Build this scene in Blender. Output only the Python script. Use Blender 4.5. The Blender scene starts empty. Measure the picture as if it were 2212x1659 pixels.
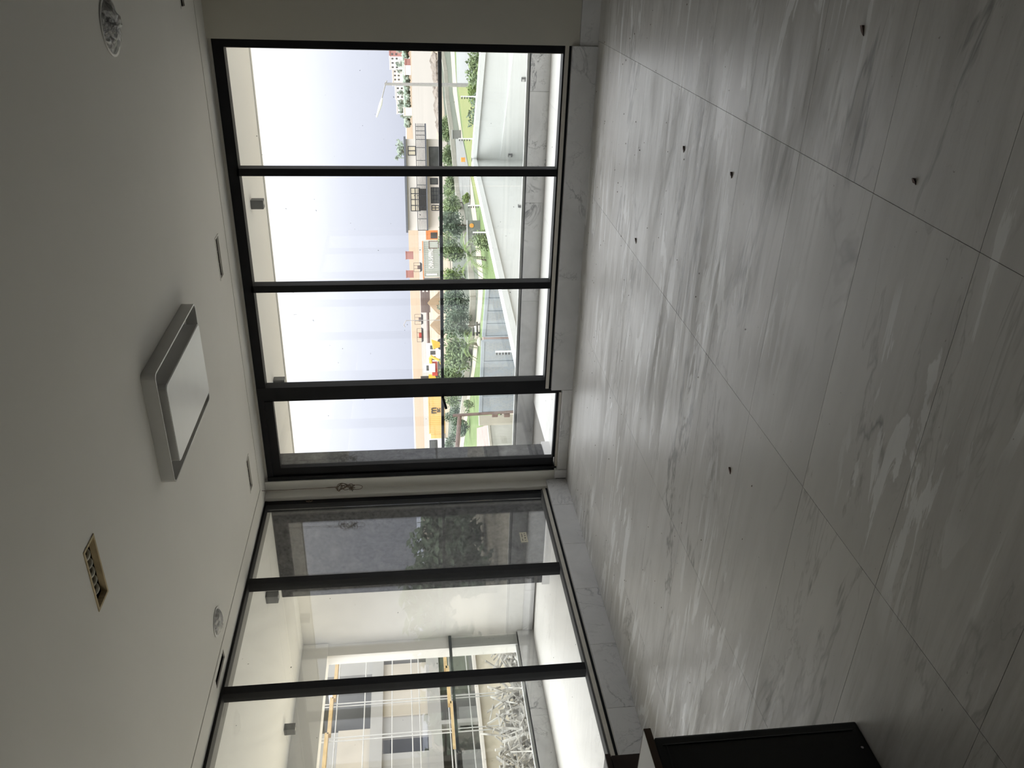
import bpy, bmesh, math, random
from mathutils import Vector, Matrix, noise as mnoise
R_ = random.Random(7)
scn = bpy.context.scene
COL = scn.collection
PI = math.pi

# ------------------------------------------------------------------ camera (portrait shot stored on its side)
F_PX, YAW, PITCH, ROLL, EYE = 1799.764, -0.4986, -0.1195, -0.0284, 1.5
fw = Vector((math.sin(YAW)*math.cos(PITCH), math.cos(YAW)*math.cos(PITCH), math.sin(PITCH)))
r0 = Vector((math.cos(YAW), -math.sin(YAW), 0)); u0 = r0.cross(fw)
rt = math.cos(ROLL)*r0 + math.sin(ROLL)*u0
up = -math.sin(ROLL)*r0 + math.cos(ROLL)*u0
O = Vector((0, 0, EYE))
cam = bpy.data.cameras.new('camera'); camo = bpy.data.objects.new('camera', cam); COL.objects.link(camo)
cam.sensor_fit = 'HORIZONTAL'; cam.sensor_width = 36.0; cam.lens = 36.0*F_PX/2212.0
cam.clip_start = 0.05; cam.clip_end = 6000
ax, ay, az = -up, rt, -fw
camo.matrix_world = Matrix(((ax.x, ay.x, az.x, O.x), (ax.y, ay.y, az.y, O.y), (ax.z, ay.z, az.z, O.z), (0, 0, 0, 1)))
scn.camera = camo

def ray(x, y): return fw + (829.5-y)/F_PX*rt - (x-1106)/F_PX*up
def at_x(x, y, v): d = ray(x, y); return O + d*(v/d.x)
def at_y(x, y, v): d = ray(x, y); return O + d*(v/d.y)
def at_z(x, y, v): d = ray(x, y); return O + d*((v-EYE)/d.z)

# ------------------------------------------------------------------ world, exposure
w = bpy.data.worlds.new('world'); scn.world = w; w.use_nodes = True
nt = w.node_tree; nt.nodes.clear()
tc = nt.nodes.new('ShaderNodeTexCoord'); sep = nt.nodes.new('ShaderNodeSeparateXYZ')
nt.links.new(tc.outputs['Generated'], sep.inputs[0])
ramp = nt.nodes.new('ShaderNodeValToRGB'); cr = ramp.color_ramp
SKY = [(0.0, (0.192, 0.200, 0.232)), (0.06, (0.225, 0.233, 0.264)), (0.16, (0.33, 0.335, 0.352)), (0.35, (0.60, 0.605, 0.625)), (0.65, (0.93, 0.933, 0.942)), (1.0, (1.0, 1.0, 1.0))]
cr.elements[0].position = 0; cr.elements[1].position = 1
for p, c in SKY[1:-1]: cr.elements.new(p)
for e, (p, c) in zip(cr.elements, SKY): e.position = p; e.color = (*c, 1)
nt.links.new(sep.outputs['Z'], ramp.inputs[0])
nz = nt.nodes.new('ShaderNodeTexNoise'); nz.inputs['Scale'].default_value = 3.0; nz.inputs['Detail'].default_value = 4
mpw = nt.nodes.new('ShaderNodeMapping'); mpw.inputs['Scale'].default_value = (2.2, 2.2, 4); nt.links.new(tc.outputs['Generated'], mpw.inputs[0]); nt.links.new(mpw.outputs[0], nz.inputs[0])
mr = nt.nodes.new('ShaderNodeMapRange'); mr.inputs['From Min'].default_value = .3; mr.inputs['From Max'].default_value = .7
mr.inputs['To Min'].default_value = .985; mr.inputs['To Max'].default_value = 1.015
nt.links.new(nz.outputs['Fac'], mr.inputs['Value'])
# overcast sky: about three times brighter overhead than at the horizon
g1 = nt.nodes.new('ShaderNodeMapRange'); g1.inputs['From Min'].default_value = 0.0; g1.inputs['From Max'].default_value = 1.0
g1.inputs['To Min'].default_value = 3.25; g1.inputs['To Max'].default_value = 4.0
nt.links.new(sep.outputs['Z'], g1.inputs['Value'])
mm = nt.nodes.new('ShaderNodeMath'); mm.operation = 'MULTIPLY'
nt.links.new(mr.outputs[0], mm.inputs[0]); nt.links.new(g1.outputs[0], mm.inputs[1])
bg = nt.nodes.new('ShaderNodeBackground'); out = nt.nodes.new('ShaderNodeOutputWorld')
nt.links.new(ramp.outputs[0], bg.inputs['Color']); nt.links.new(mm.outputs[0], bg.inputs['Strength'])
nt.links.new(bg.outputs[0], out.inputs[0])
sun = bpy.data.lights.new('hazy_sun', 'SUN'); sun.energy = 1.2; sun.angle = math.radians(35); sun.color = (1.0, .965, .91)
suno = bpy.data.objects.new('hazy_sun', sun); COL.objects.link(suno); suno.rotation_euler = Vector((-.55, -.25, .8)).to_track_quat('Z', 'Y').to_euler()
scn.view_settings.view_transform = 'Standard'; scn.view_settings.look = 'None'
scn.view_settings.exposure = 0.30; scn.view_settings.gamma = 1.0; scn.view_settings.use_curve_mapping = False
cy = scn.cycles
cy.max_bounces = 14; cy.diffuse_bounces = 7; cy.glossy_bounces = 6; cy.transparent_max_bounces = 24; cy.transmission_bounces = 6
cy.sample_clamp_indirect = 6.0; cy.caustics_reflective = False; cy.caustics_refractive = False
cy.use_denoising = True

# ------------------------------------------------------------------ materials
def nodes(name):
    m = bpy.data.materials.new(name); m.use_nodes = True
    return m, m.node_tree, m.node_tree.nodes['Principled BSDF']
def N(t, kind, **kw):
    n = t.nodes.new('ShaderNode'+kind)
    for k, v in kw.items():
        if k in n.inputs: n.inputs[k].default_value = v
        else: setattr(n, k, v)
    return n
def mixc(t, fac, a, b):
    n = t.nodes.new('ShaderNodeMix'); n.data_type = 'RGBA'
    for sock, v in ((0, fac), (6, a), (7, b)):
        if hasattr(v, 'is_linked') or hasattr(v, 'links'): t.links.new(v, n.inputs[sock])
        else: n.inputs[sock].default_value = v if sock == 0 else (*v, 1)
    return n.outputs[2]
def mapr(t, v, a, b, c, d):
    n = N(t, 'MapRange'); n.inputs[1].default_value = a; n.inputs[2].default_value = b; n.inputs[3].default_value = c; n.inputs[4].default_value = d
    t.links.new(v, n.inputs[0]); return n.outputs[0]
def math_(t, op, a, b=None):
    n = t.nodes.new('ShaderNodeMath'); n.operation = op
    for i, v in enumerate((a, b)):
        if v is None: continue
        if hasattr(v, 'links'): t.links.new(v, n.inputs[i])
        else: n.inputs[i].default_value = v
    return n.outputs[0]
def position(t, scale=(1, 1, 1), loc=(0, 0, 0), obj=False):
    mp = N(t, 'Mapping'); mp.inputs['Scale'].default_value = scale; mp.inputs['Location'].default_value = loc
    if obj: t.links.new(N(t, 'TexCoord').outputs['Object'], mp.inputs[0])
    else: t.links.new(N(t, 'NewGeometry').outputs['Position'], mp.inputs[0])
    return mp.outputs[0]
def tnoise(t, vec, scale, detail=4, rough=.55, dist=0.0):
    n = N(t, 'TexNoise'); n.inputs['Scale'].default_value = scale; n.inputs['Detail'].default_value = detail
    n.inputs['Roughness'].default_value = rough; n.inputs['Distortion'].default_value = dist
    t.links.new(vec, n.inputs[0]); return n.outputs['Fac']
def bump(t, p, h, strength=.3, dist=.01):
    b = N(t, 'Bump'); b.inputs['Strength'].default_value = strength; b.inputs['Distance'].default_value = dist
    t.links.new(h, b.inputs['Height']); t.links.new(b.outputs[0], p.inputs['Normal'])

def plain(name, col, rough=.6, metal=0, var=.12, scale=6, bmp=0.0, col2=None, stretch=(1, 1, 1), obj=False):
    m, t, p = nodes(name)
    v = position(t, stretch, obj=obj)
    f = tnoise(t, v, scale)
    c2 = col2 or tuple(c*(1-var) for c in col)
    c = mixc(t, mapr(t, f, .35, .65, 0, 1), col, c2)
    t.links.new(c, p.inputs['Base Color'])
    p.inputs['Roughness'].default_value = rough; p.inputs['Metallic'].default_value = metal
    if bmp: bump(t, p, tnoise(t, v, scale*8, 3), bmp)
    return m

def marble(name, base, vein, scale=1.6, rough=.3, dusty=0.0, stretch=(.45, 1.3, 1), amount=.8):
    """white marble: thin warped veins, each slab with its own cut; dust and wipe marks lie over the slabs"""
    m, t, p = nodes(name)
    oi = N(t, 'ObjectInfo'); pos = N(t, 'NewGeometry').outputs['Position']
    off = N(t, 'VectorMath', operation='SCALE'); comb = N(t, 'CombineXYZ')
    for i in range(3): t.links.new(oi.outputs['Random'], comb.inputs[i])
    t.links.new(comb.outputs[0], off.inputs[0]); off.inputs['Scale'].default_value = 37.0
    add = N(t, 'VectorMath', operation='ADD'); t.links.new(pos, add.inputs[0]); t.links.new(off.outputs[0], add.inputs[1])
    mp = N(t, 'Mapping'); mp.inputs['Scale'].default_value = stretch; mp.inputs['Rotation'].default_value = (0, 0, .12)
    t.links.new(add.outputs[0], mp.inputs[0])
    f1 = tnoise(t, mp.outputs[0], scale, 6, .62, .75)
    v1 = mapr(t, math_(t, 'ABSOLUTE', math_(t, 'SUBTRACT', f1, .5)), 0, .022, 1, 0)
    f2 = tnoise(t, mp.outputs[0], scale*2.7, 5, .62, .6)
    v2 = mapr(t, math_(t, 'ABSOLUTE', math_(t, 'SUBTRACT', f2, .52)), 0, .018, .5, 0)
    gate = mapr(t, tnoise(t, mp.outputs[0], scale*.9, 2), .44, .62, 0, 1)
    vv = math_(t, 'MULTIPLY', math_(t, 'MAXIMUM', v1, v2), gate)
    cloud = mapr(t, tnoise(t, mp.outputs[0], scale*1.3, 4, .6, .6), .4, .75, 0, .35)
    fac = math_(t, 'MULTIPLY', math_(t, 'MAXIMUM', vv, cloud), amount)
    c = mixc(t, fac, base, vein)
    rsock = None
    if dusty:
        st = position(t, (.6, 4.0, 1))
        d1 = mapr(t, tnoise(t, st, 1.7, 8, .68, .5), .42, .66, 0, 1)           # long swept streaks of dust
        fine = position(t, (1.6, 15, 1), (7.7, 3.1, 0))
        d3 = mapr(t, tnoise(t, fine, 1.8, 6, .7, .3), .48, .66, 0, 1)          # short brushed lines
        big = mapr(t, tnoise(t, position(t), .62, 3, .5, .4), .40, .60, .06, 1)
        dd = math_(t, 'MULTIPLY', math_(t, 'MAXIMUM', d1, math_(t, 'MULTIPLY', d3, .75)), big)
        c = mixc(t, math_(t, 'MULTIPLY', dd, dusty), c, (.27, .255, .235))
        st2 = position(t, (.75, 5.0, 1), (3.1, 1.7, 0))
        d2 = mapr(t, tnoise(t, st2, 1.3, 5, .6, 1.4), .56, .585, 0, 1)        # pale wipe marks
        d2 = math_(t, 'MULTIPLY', d2, mapr(t, tnoise(t, position(t, loc=(9, 2, 0)), .8, 2), .44, .54, 0, 1))
        c = mixc(t, math_(t, 'MULTIPLY', d2, .8), c, (.80, .805, .81))
        sp = mapr(t, tnoise(t, position(t, (.8, 1.3, 1)), 48, 2), .735, .765, 0, 1)           # specks
        c = mixc(t, math_(t, 'MULTIPLY', sp, .75), c, (.16, .14, .12))
        t.links.new(mapr(t, dd, 0, 1, rough, rough+.25), p.inputs['Roughness'])
        bump(t, p, tnoise(t, st, 9, 4), .05, .004)
    else:
        p.inputs['Roughness'].default_value = rough
    t.links.new(c, p.inputs['Base Color'])
    return m

M = {}
M['plaster'] = plain('white_plaster', (.75, .74, .70), .85, var=.04, scale=1.5, bmp=.05)
M['ceiling'] = plain('ceiling_paint', (.70, .693, .665), .9, var=.03, scale=1.2, bmp=.03)
M['pier'] = plain('shaded_pier_plaster', (.54, .525, .465), .85, var=.05, scale=2, bmp=.05)  # plaster with the shade of the back-lit pier put into its colour
M['unseen_wall'] = plain('low_bounce_plaster', (.10, .098, .092), .9, var=.05, scale=1.5)  # walls out of view, colour darkened to cut light bouncing back
M['dark_void'] = plain('void_shade_black', (.03, .028, .025), .95, var=.3)  # near-black colour stands in for shade in the groove, slots and plenum
M['concrete'] = plain('raw_concrete', (.30, .295, .28), .9, var=.25, scale=2, bmp=.2)
M['floor_marble'] = marble('floor_marble', (.60, .59, .575), (.17, .165, .158), 1.2, .36, dusty=.55, stretch=(.3, 1.25, 1))
M['grout'] = plain('grey_grout', (.27, .26, .245), .95)
M['curb_marble'] = marble('curb_marble', (.70, .70, .705), (.30, .31, .325), 2.2, .3, stretch=(1, 1, 1))
M['upstand_marble'] = marble('upstand_marble', (.68, .685, .69), (.17, .175, .19), 2.0, .35, stretch=(1, 1, 1.2), amount=.95)
M['balcony_marble'] = marble('balcony_marble', (.84, .835, .82), (.5, .49, .47), 1.4, .4, amount=.5)
M['frame_black'] = plain('black_aluminium', (.006, .0065, .008), .6, .0, var=.25, scale=9)
M['frame_black'].node_tree.nodes['Principled BSDF'].inputs['Specular IOR Level'].default_value = .22
M['alu'] = plain('pale_aluminium', (.58, .55, .49), .5, .3, var=.1, scale=14)
M['seal'] = plain('grey_silicone_seal', (.09, .09, .09), .7)
M['soffit'] = plain('soffit_paint', (.80, .80, .775), .9, var=.03, scale=1.0)
M['outer_white'] = plain('outdoor_white_wall', (.80, .795, .775), .9, var=.06, scale=.9, bmp=.05)
def stone():
    m, t, p = nodes('dark_granite')
    v = position(t)
    a = tnoise(t, v, 26, 6, .7); b = tnoise(t, v, 7, 4)
    c = mixc(t, mapr(t, a, .35, .65, 0, 1), (.026, .027, .03), (.085, .085, .09))
    c = mixc(t, mapr(t, b, .5, .75, 0, .5), c, (.15, .15, .15))
    t.links.new(c, p.inputs['Base Color']); p.inputs['Roughness'].default_value = .8
    bump(t, p, a, .6, .01); return m
M['stone'] = stone()

def glass(name, tint=(.95, .97, .96), dirt=.03, refl=1.0):
    m = bpy.data.materials.new(name); m.use_nodes = True; t = m.node_tree; t.nodes.clear()
    o = t.nodes.new('ShaderNodeOutputMaterial')
    tr = N(t, 'BsdfTransparent'); tr.inputs[0].default_value = (*tint, 1)
    gl = N(t, 'BsdfGlossy'); gl.inputs['Roughness'].default_value = .0; gl.inputs[0].default_value = (1, 1, 1, 1)
    lw = N(t, 'LayerWeight'); lw.inputs['Blend'].default_value = .5
    fr = math_(t, 'ADD', math_(t, 'MULTIPLY', math_(t, 'POWER', lw.outputs['Facing'], 5.0), .94), .045)
    fr = math_(t, 'MULTIPLY', fr, refl)
    mx = N(t, 'MixShader'); t.links.new(fr, mx.inputs[0]); t.links.new(tr.outputs[0], mx.inputs[1]); t.links.new(gl.outputs[0], mx.inputs[2])
    df = N(t, 'BsdfDiffuse'); df.inputs[0].default_value = (.75, .75, .73, 1)
    v = position(t)
    sm = mapr(t, tnoise(t, v, 2.3, 6, .6, 1.0), .45, .8, .2, 1)
    sp = mapr(t, tnoise(t, v, 34, 2), .77, .79, 0, 1)
    f = math_(t, 'MULTIPLY', sm, dirt)
    m2 = N(t, 'MixShader'); t.links.new(f, m2.inputs[0]); t.links.new(mx.outputs[0], m2.inputs[1]); t.links.new(df.outputs[0], m2.inputs[2])
    dk = N(t, 'BsdfDiffuse'); dk.inputs[0].default_value = (.18, .17, .16, 1)
    m3 = N(t, 'MixShader'); t.links.new(math_(t, 'MULTIPLY', sp, .8), m3.inputs[0]); t.links.new(m2.outputs[0], m3.inputs[1]); t.links.new(dk.outputs[0], m3.inputs[2])
    t.links.new(m3.outputs[0], o.inputs[0]); return m
M['glass'] = glass('window_glass', (.985,.99,.988), dirt=.012)
M['glass_side'] = glass('dusty_window_glass', (.97, .975, .965), dirt=.05, refl=1.5)
M['glass_rail'] = glass('balustrade_glass', (.975, .986, .982), dirt=.04)
M['lamp_white'] = plain('lamp_white', (.72, .72, .72), .45, var=.02)
M['diffuser'] = plain('opal_diffuser', (.86, .87, .88), .35, var=.02)
M['lamp_silver'] = plain('lamp_silver', (.50, .50, .49), .38, .35, var=.05)
M['chrome'] = plain('chrome', (.6, .6, .6), .2, .9, var=.05)
M['cup'] = plain('grey_reflector', (.22, .22, .215), .35, .5, var=.1)
M['wood'] = plain('raw_wood_edge', (.52, .42, .26), .8, var=.3, scale=12, stretch=(1, 6, 1))
M['duct'] = plain('pale_duct', (.62, .60, .52), .7, var=.3, scale=20)
M['wire'] = plain('brown_wire', (.13, .09, .06), .7, var=.3, scale=30)
M['sticker'] = plain('cream_sticker', (.72, .68, .55), .7, var=.05, scale=20)
M['ink'] = plain('dark_ink', (.05, .05, .045), .7)
M['black_lam'] = plain('black_laminate', (.010, .012, .011), .5, var=.3, scale=3)
M['brown_lam'] = plain('dark_brown_laminate', (.035, .016, .010), .5, var=.3, scale=5, stretch=(1, 1, 8))
M['desk_top'] = plain('grey_desk_top', (.50, .50, .50), .4, var=.06, scale=3)
M['edge_brown'] = plain('brown_edge_band', (.10, .065, .04), .6, var=.2, scale=10)
M['spot_grey'] = plain('spot_grey', (.13, .135, .14), .6, var=.2, scale=40)
M['lens'] = plain('pale_lens', (.6, .6, .58), .3)
def film():
    m = bpy.data.materials.new('clear_plastic_film'); m.use_nodes = True; t = m.node_tree; t.nodes.clear()
    o = t.nodes.new('ShaderNodeOutputMaterial')
    v = position(t); n = tnoise(t, v, 26, 5, .6, .8)
    b = N(t, 'Bump'); b.inputs['Strength'].default_value = .9; b.inputs['Distance'].default_value = .03; t.links.new(n, b.inputs['Height'])
    tr = N(t, 'BsdfTransparent'); tr.inputs[0].default_value = (.75, .75, .76, 1)
    gl = N(t, 'BsdfGlossy'); gl.inputs['Roughness'].default_value = .07; t.links.new(b.outputs[0], gl.inputs['Normal'])
    df = N(t, 'BsdfTranslucent'); df.inputs[0].default_value = (.7, .7, .7, 1)
    m1 = N(t, 'MixShader'); m1.inputs[0].default_value = .45; t.links.new(tr.outputs[0], m1.inputs[1]); t.links.new(gl.outputs[0], m1.inputs[2])
    m2 = N(t, 'MixShader'); m2.inputs[0].default_value = .25; t.links.new(m1.outputs[0], m2.inputs[1]); t.links.new(df.outputs[0], m2.inputs[2])
    t.links.new(m2.outputs[0], o.inputs[0]); return m
M['film'] = film()
# outdoors
M['earth'] = plain('pale_earth', (.28, .245, .19), .95, var=.25, scale=.12, bmp=.1)
M['yard'] = plain('sandy_yard', (.30, .25, .18), .95, var=.25, scale=.08, bmp=.1)
M['sand'] = plain('beach_sand', (.245, .18, .112), .95, col2=(.195, .14, .085), scale=.02, stretch=(.25, 1, 1))
M['water'] = plain('lagoon_water', (.225, .207, .18), .55, col2=(.205, .19, .165), scale=.03)
M['water'].node_tree.nodes['Principled BSDF'].inputs['Specular IOR Level'].default_value = .1
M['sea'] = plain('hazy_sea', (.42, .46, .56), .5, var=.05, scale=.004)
M['road'] = plain('pale_concrete_road', (.38, .34, .27), .95, var=.12, scale=.7)
M['verge'] = plain('green_verge', (.13, .185, .065), .95, col2=(.10, .15, .045), scale=.8)
M['lawn'] = plain('yellow_green_lawn', (.19, .205, .075), .95, col2=(.16, .185, .06), scale=.5)
M['field'] = plain('grey_green_scrub_ground', (.10, .115, .085), .95, var=.3, scale=.4)
M['forecourt'] = plain('grey_forecourt', (.25, .257, .257), .95, var=.1, scale=.3)
M['paving'] = plain('pink_paving', (.33, .25, .23), .95, var=.15, scale=1.2)
M['kerb'] = plain('cream_kerb', (.42, .40, .34), .9, var=.12, scale=1.5)
M['grey_block'] = plain('grey_block', (.20, .203, .195), .9, var=.15, scale=1.5)
M['render_wall'] = plain('weathered_render', (.33, .335, .295), .95, col2=(.42, .42, .38), scale=1.3)
M['white_wall'] = plain('white_boundary_paint', (.59, .61, .60), .9, var=.06, scale=.35, stretch=(1, 1, .3))
M['gate'] = plain('blue_grey_steel', (.29, .33, .37), .6, var=.12, scale=2)
M['gate_motif'] = plain('pale_grey_motif', (.36, .38, .39), .7)
M['rust'] = plain('rusty_brown_post', (.16, .11, .095), .85, var=.3, scale=4)
M['post_white'] = plain('white_post', (.7, .7, .68), .6)
M['insul'] = plain('black_insulator', (.04, .04, .04), .5)
M['leaf'] = plain('tree_leaves', (.125, .18, .095), .75, col2=(.20, .26, .11), scale=1.3)  # this and the next two greens are lightened to stand in for haze
M['leaf_dark'] = plain('dark_tree_leaves', (.09, .13, .09), .75, col2=(.135, .185, .115), scale=1.3)
M['leaf_yellow'] = plain('yellow_green_leaves', (.20, .27, .07), .75, col2=(.13, .20, .06), scale=1.3)
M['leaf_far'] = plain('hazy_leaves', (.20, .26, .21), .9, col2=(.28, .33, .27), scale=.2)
M['bark'] = plain('grey_bark', (.15, .125, .095), .9, var=.3, scale=8)
M['c_grey'] = plain('grey_green_container', (.40, .43, .39), .6, var=.1, scale=.6)
M['c_yellow'] = plain('yellow_container', (.72, .49, .18), .6, var=.08, scale=.6)
M['c_brown'] = plain('brown_container', (.16, .115, .10), .7, var=.2, scale=.6)
M['c_orange'] = plain('orange_container', (.70, .27, .10), .7, var=.15, scale=.6)
M['white_letter'] = plain('white_lettering', (.85, .85, .83), .6)
M['black_letter'] = plain('black_lettering', (.05, .045, .04), .6)
M['office_wall'] = plain('beige_office_wall', (.80, .75, .68), .85, var=.06, scale=.4)
M['office_roof'] = plain('dark_roof_edge', (.13, .14, .16), .7)
M['office_pane'] = plain('cream_blind_pane', (.74, .66, .50), .5, var=.15, scale=1.5)
M['dark_pane'] = plain('dark_pane', (.12, .125, .12), .25, var=.4, scale=.8)
M['rail_dark'] = plain('dark_rail', (.05, .052, .06), .6)
M['handrail'] = plain('handrail_dark', (.035, .04, .045), .4, .2)
M['yellow'] = plain('machine_yellow', (.72, .46, .06), .55, var=.12, scale=1.0)
M['machine_dark'] = plain('machine_dark', (.06, .055, .05), .7, var=.2)
M['white_paint'] = plain('white_paint', (.80, .80, .80), .5, var=.04)
M['red_roof'] = plain('dull_red_roof', (.42, .22, .20), .85, var=.12, scale=.05)
M['red_paint'] = plain('red_paint', (.5, .08, .06), .6)
M['rock'] = plain('shore_rock', (.23, .20, .17), .95, var=.4, scale=.5, bmp=.3)
M['orange_mark'] = plain('orange_mark', (.80, .36, .08), .7)
M['lamp_pole'] = plain('grey_lamp_pole', (.33, .32, .31), .6)
M['site_conc'] = plain('site_concrete', (.38, .375, .355), .95, var=.15, scale=.5, bmp=.1)
M['site_light'] = plain('site_pale_block', (.50, .46, .39), .95, var=.15, scale=.45)
M['site_dark'] = plain('site_room_shade', (.14, .14, .135), .95, var=.3, scale=.4)  # shade inside the open rooms, put into the back walls' colour
M['scaffold'] = plain('scaffold_tube', (.52, .52, .50), .5, .2)
M['timber'] = plain('yellow_timber', (.52, .38, .19), .85, var=.2, scale=3)
M['site_wall'] = plain('cream_site_wall', (.68, .61, .47), .95, var=.15, scale=.5)
M['rubble'] = plain('grey_rubble', (.15, .138, .118), .95, col2=(.46, .45, .42), scale=1.9)

# ------------------------------------------------------------------ geometry helpers
def wloc(o):
    v = Vector((0, 0, 0))
    while o: v = v + o.location; o = o.parent
    return v
def obj(name, bm, m, parent=None, origin=None, smooth=False):
    me = bpy.data.meshes.new(name)
    if parent is not None: o0 = wloc(parent)
    elif origin is not None: o0 = Vector(origin)
    else:
        xs = [v.co for v in bm.verts]
        o0 = Vector(((min(c.x for c in xs)+max(c.x for c in xs))/2, (min(c.y for c in xs)+max(c.y for c in xs))/2, min(c.z for c in xs)))
    bmesh.ops.translate(bm, verts=bm.verts, vec=-o0)
    bm.to_mesh(me); bm.free()
    if smooth:
        for p in me.polygons: p.use_smooth = True
    ob = bpy.data.objects.new(name, me); COL.objects.link(ob)
    me.materials.append(M[m] if isinstance(m, str) else m)
    if parent is not None: ob.parent = parent
    else: ob.location = o0
    return ob
def empty(name, loc=(0, 0, 0), label=None, cat=None, group=None, kind=None):
    o = bpy.data.objects.new(name, None); COL.objects.link(o); o.location = loc; o.empty_display_size = .1
    return tag(o, label, cat, group, kind)
def tag(o, label=None, cat=None, group=None, kind=None):
    for k, v in (('label', label), ('category', cat), ('group', group), ('kind', kind)):
        if v: o[k] = v
    return o
def struct(o): o['kind'] = 'structure'; return o
def B(): return bmesh.new()
def box(bm, x0, x1, y0, y1, z0, z1, bev=0):
    if x0 > x1: x0, x1 = x1, x0
    if y0 > y1: y0, y1 = y1, y0
    vs = [bm.verts.new(c) for c in ((x0,y0,z0),(x1,y0,z0),(x1,y1,z0),(x0,y1,z0),(x0,y0,z1),(x1,y0,z1),(x1,y1,z1),(x0,y1,z1))]
    fs = [bm.faces.new([vs[i] for i in f]) for f in ((0,3,2,1),(4,5,6,7),(0,1,5,4),(1,2,6,5),(2,3,7,6),(3,0,4,7))]
    if bev:
        es = {e for f in fs for e in f.edges}
        bmesh.ops.bevel(bm, geom=list(es), offset=bev, segments=2, affect='EDGES', profile=.6)
    return bm
def boxb(*a, **k): return box(B(), *a, **k)
def obox(bm, c, ang, lx, ly, z0, z1):
    """box centred on c (x, y), turned by ang about z"""
    ca, sa = math.cos(ang), math.sin(ang)
    vs = []
    for z in (z0, z1):
        for sx, sy in ((-1,-1),(1,-1),(1,1),(-1,1)):
            dx, dy = sx*lx/2, sy*ly/2
            vs.append(bm.verts.new((c[0]+dx*ca-dy*sa, c[1]+dx*sa+dy*ca, z)))
    for f in ((0,3,2,1),(4,5,6,7),(0,1,5,4),(1,2,6,5),(2,3,7,6),(3,0,4,7)): bm.faces.new([vs[i] for i in f])
    return bm
def wallseg(bm, a, b, th, z0, z1):
    a = Vector((a[0], a[1])); b = Vector((b[0], b[1])); d = b-a
    return obox(bm, (a+b)/2, math.atan2(d.y, d.x), d.length, th, z0, z1)
def tube(bm, pts, r, n=6, cap=True):
    pts = [Vector(p) for p in pts]; rings = []
    rr = r if isinstance(r, (list, tuple)) else [r]*len(pts)
    prev = None
    for i, p in enumerate(pts):
        d = (pts[min(i+1, len(pts)-1)]-pts[max(i-1, 0)])
        if d.length < 1e-9: d = Vector((0, 0, 1))
        d.normalize()
        ref = prev if prev is not None and abs(prev.dot(d)) < .95 else (Vector((0, 0, 1)) if abs(d.z) < .9 else Vector((1, 0, 0)))
        a = (ref - d*ref.dot(d)).normalized(); b = d.cross(a); prev = a
        rings.append([bm.verts.new(p+(a*math.cos(2*PI*k/n)+b*math.sin(2*PI*k/n))*rr[i]) for k in range(n)])
    for i in range(len(rings)-1):
        for k in range(n):
            bm.faces.new((rings[i][k], rings[i][(k+1) % n], rings[i+1][(k+1) % n], rings[i+1][k]))
    if cap:
        bm.faces.new(rings[0][::-1]); bm.faces.new(rings[-1])
    return bm
def poly(bm, pts, th=0.0):
    top = [bm.verts.new(p) for p in pts]
    f = bm.faces.new(top)
    if f.normal.z < 0: pass
    bmesh.ops.recalc_face_normals(bm, faces=[f])
    if th:
        r = bmesh.ops.extrude_face_region(bm, geom=[f])
        vs = [g for g in r['geom'] if isinstance(g, bmesh.types.BMVert)]
        bmesh.ops.translate(bm, verts=vs, vec=(0, 0, -th))
        bmesh.ops.recalc_face_normals(bm, faces=bm.faces)
    return bm
def rrect(cx, cy_, hx, hy, r, n=6):
    pts = []
    for sx, sy, a0 in ((1, 1, 0), (-1, 1, 90), (-1, -1, 180), (1, -1, 270)):
        for k in range(n+1):
            a = math.radians(a0+90*k/n)
            pts.append((cx+sx*(hx-r)+r*math.cos(a), cy_+sy*(hy-r)+r*math.sin(a)))
    return pts
def text(name, body, size, m, mat4, parent=None, depth=.01, spacing=1.0, bold=False, width=None):
    cu = bpy.data.curves.new(name, 'FONT'); cu.body = body; cu.size = size; cu.extrude = depth; cu.align_x = 'CENTER'; cu.align_y = 'CENTER'
    cu.space_character = spacing; cu.resolution_u = 3
    if bold: cu.offset = size*.02
    o = bpy.data.objects.new(name, cu); COL.objects.link(o)
    dg = bpy.context.evaluated_depsgraph_get()
    me = bpy.data.meshes.new_from_object(o.evaluated_get(dg)); bpy.data.objects.remove(o)
    xs_ = [v.co.x for v in me.vertices]; sx_ = width/(max(xs_)-min(xs_)) if width else 1.0
    me.transform(mat4 @ Matrix.Diagonal((sx_, 1, 1, 1)))
    me.materials.clear(); me.materials.append(M[m])
    ob = bpy.data.objects.new(name, me); COL.objects.link(ob)
    if parent is not None:
        me.transform(Matrix.Translation(-wloc(parent))); ob.parent = parent
    return ob
def upright(pos, facing):
    """matrix for lettering that stands upright at pos and faces along `facing` (horizontal)"""
    n = Vector(facing).normalized(); z = Vector((0, 0, 1)); x = z.cross(n)
    return Matrix(((x.x, z.x, n.x, pos[0]), (x.y, z.y, n.y, pos[1]), (x.z, z.z, n.z, pos[2]), (0, 0, 0, 1)))

# ------------------------------------------------------------------ room shell
ZC = 2.9234                      # ceiling
YF, XL = 6.78, -4.795            # faces of the front and left piers
YB, XR = -3.4, 3.2               # unseen back and right walls
GY, GX = 6.84, -4.86             # frame planes
ZT = 0.20                        # top of the marble curb
SLAB = 3.14

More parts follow.
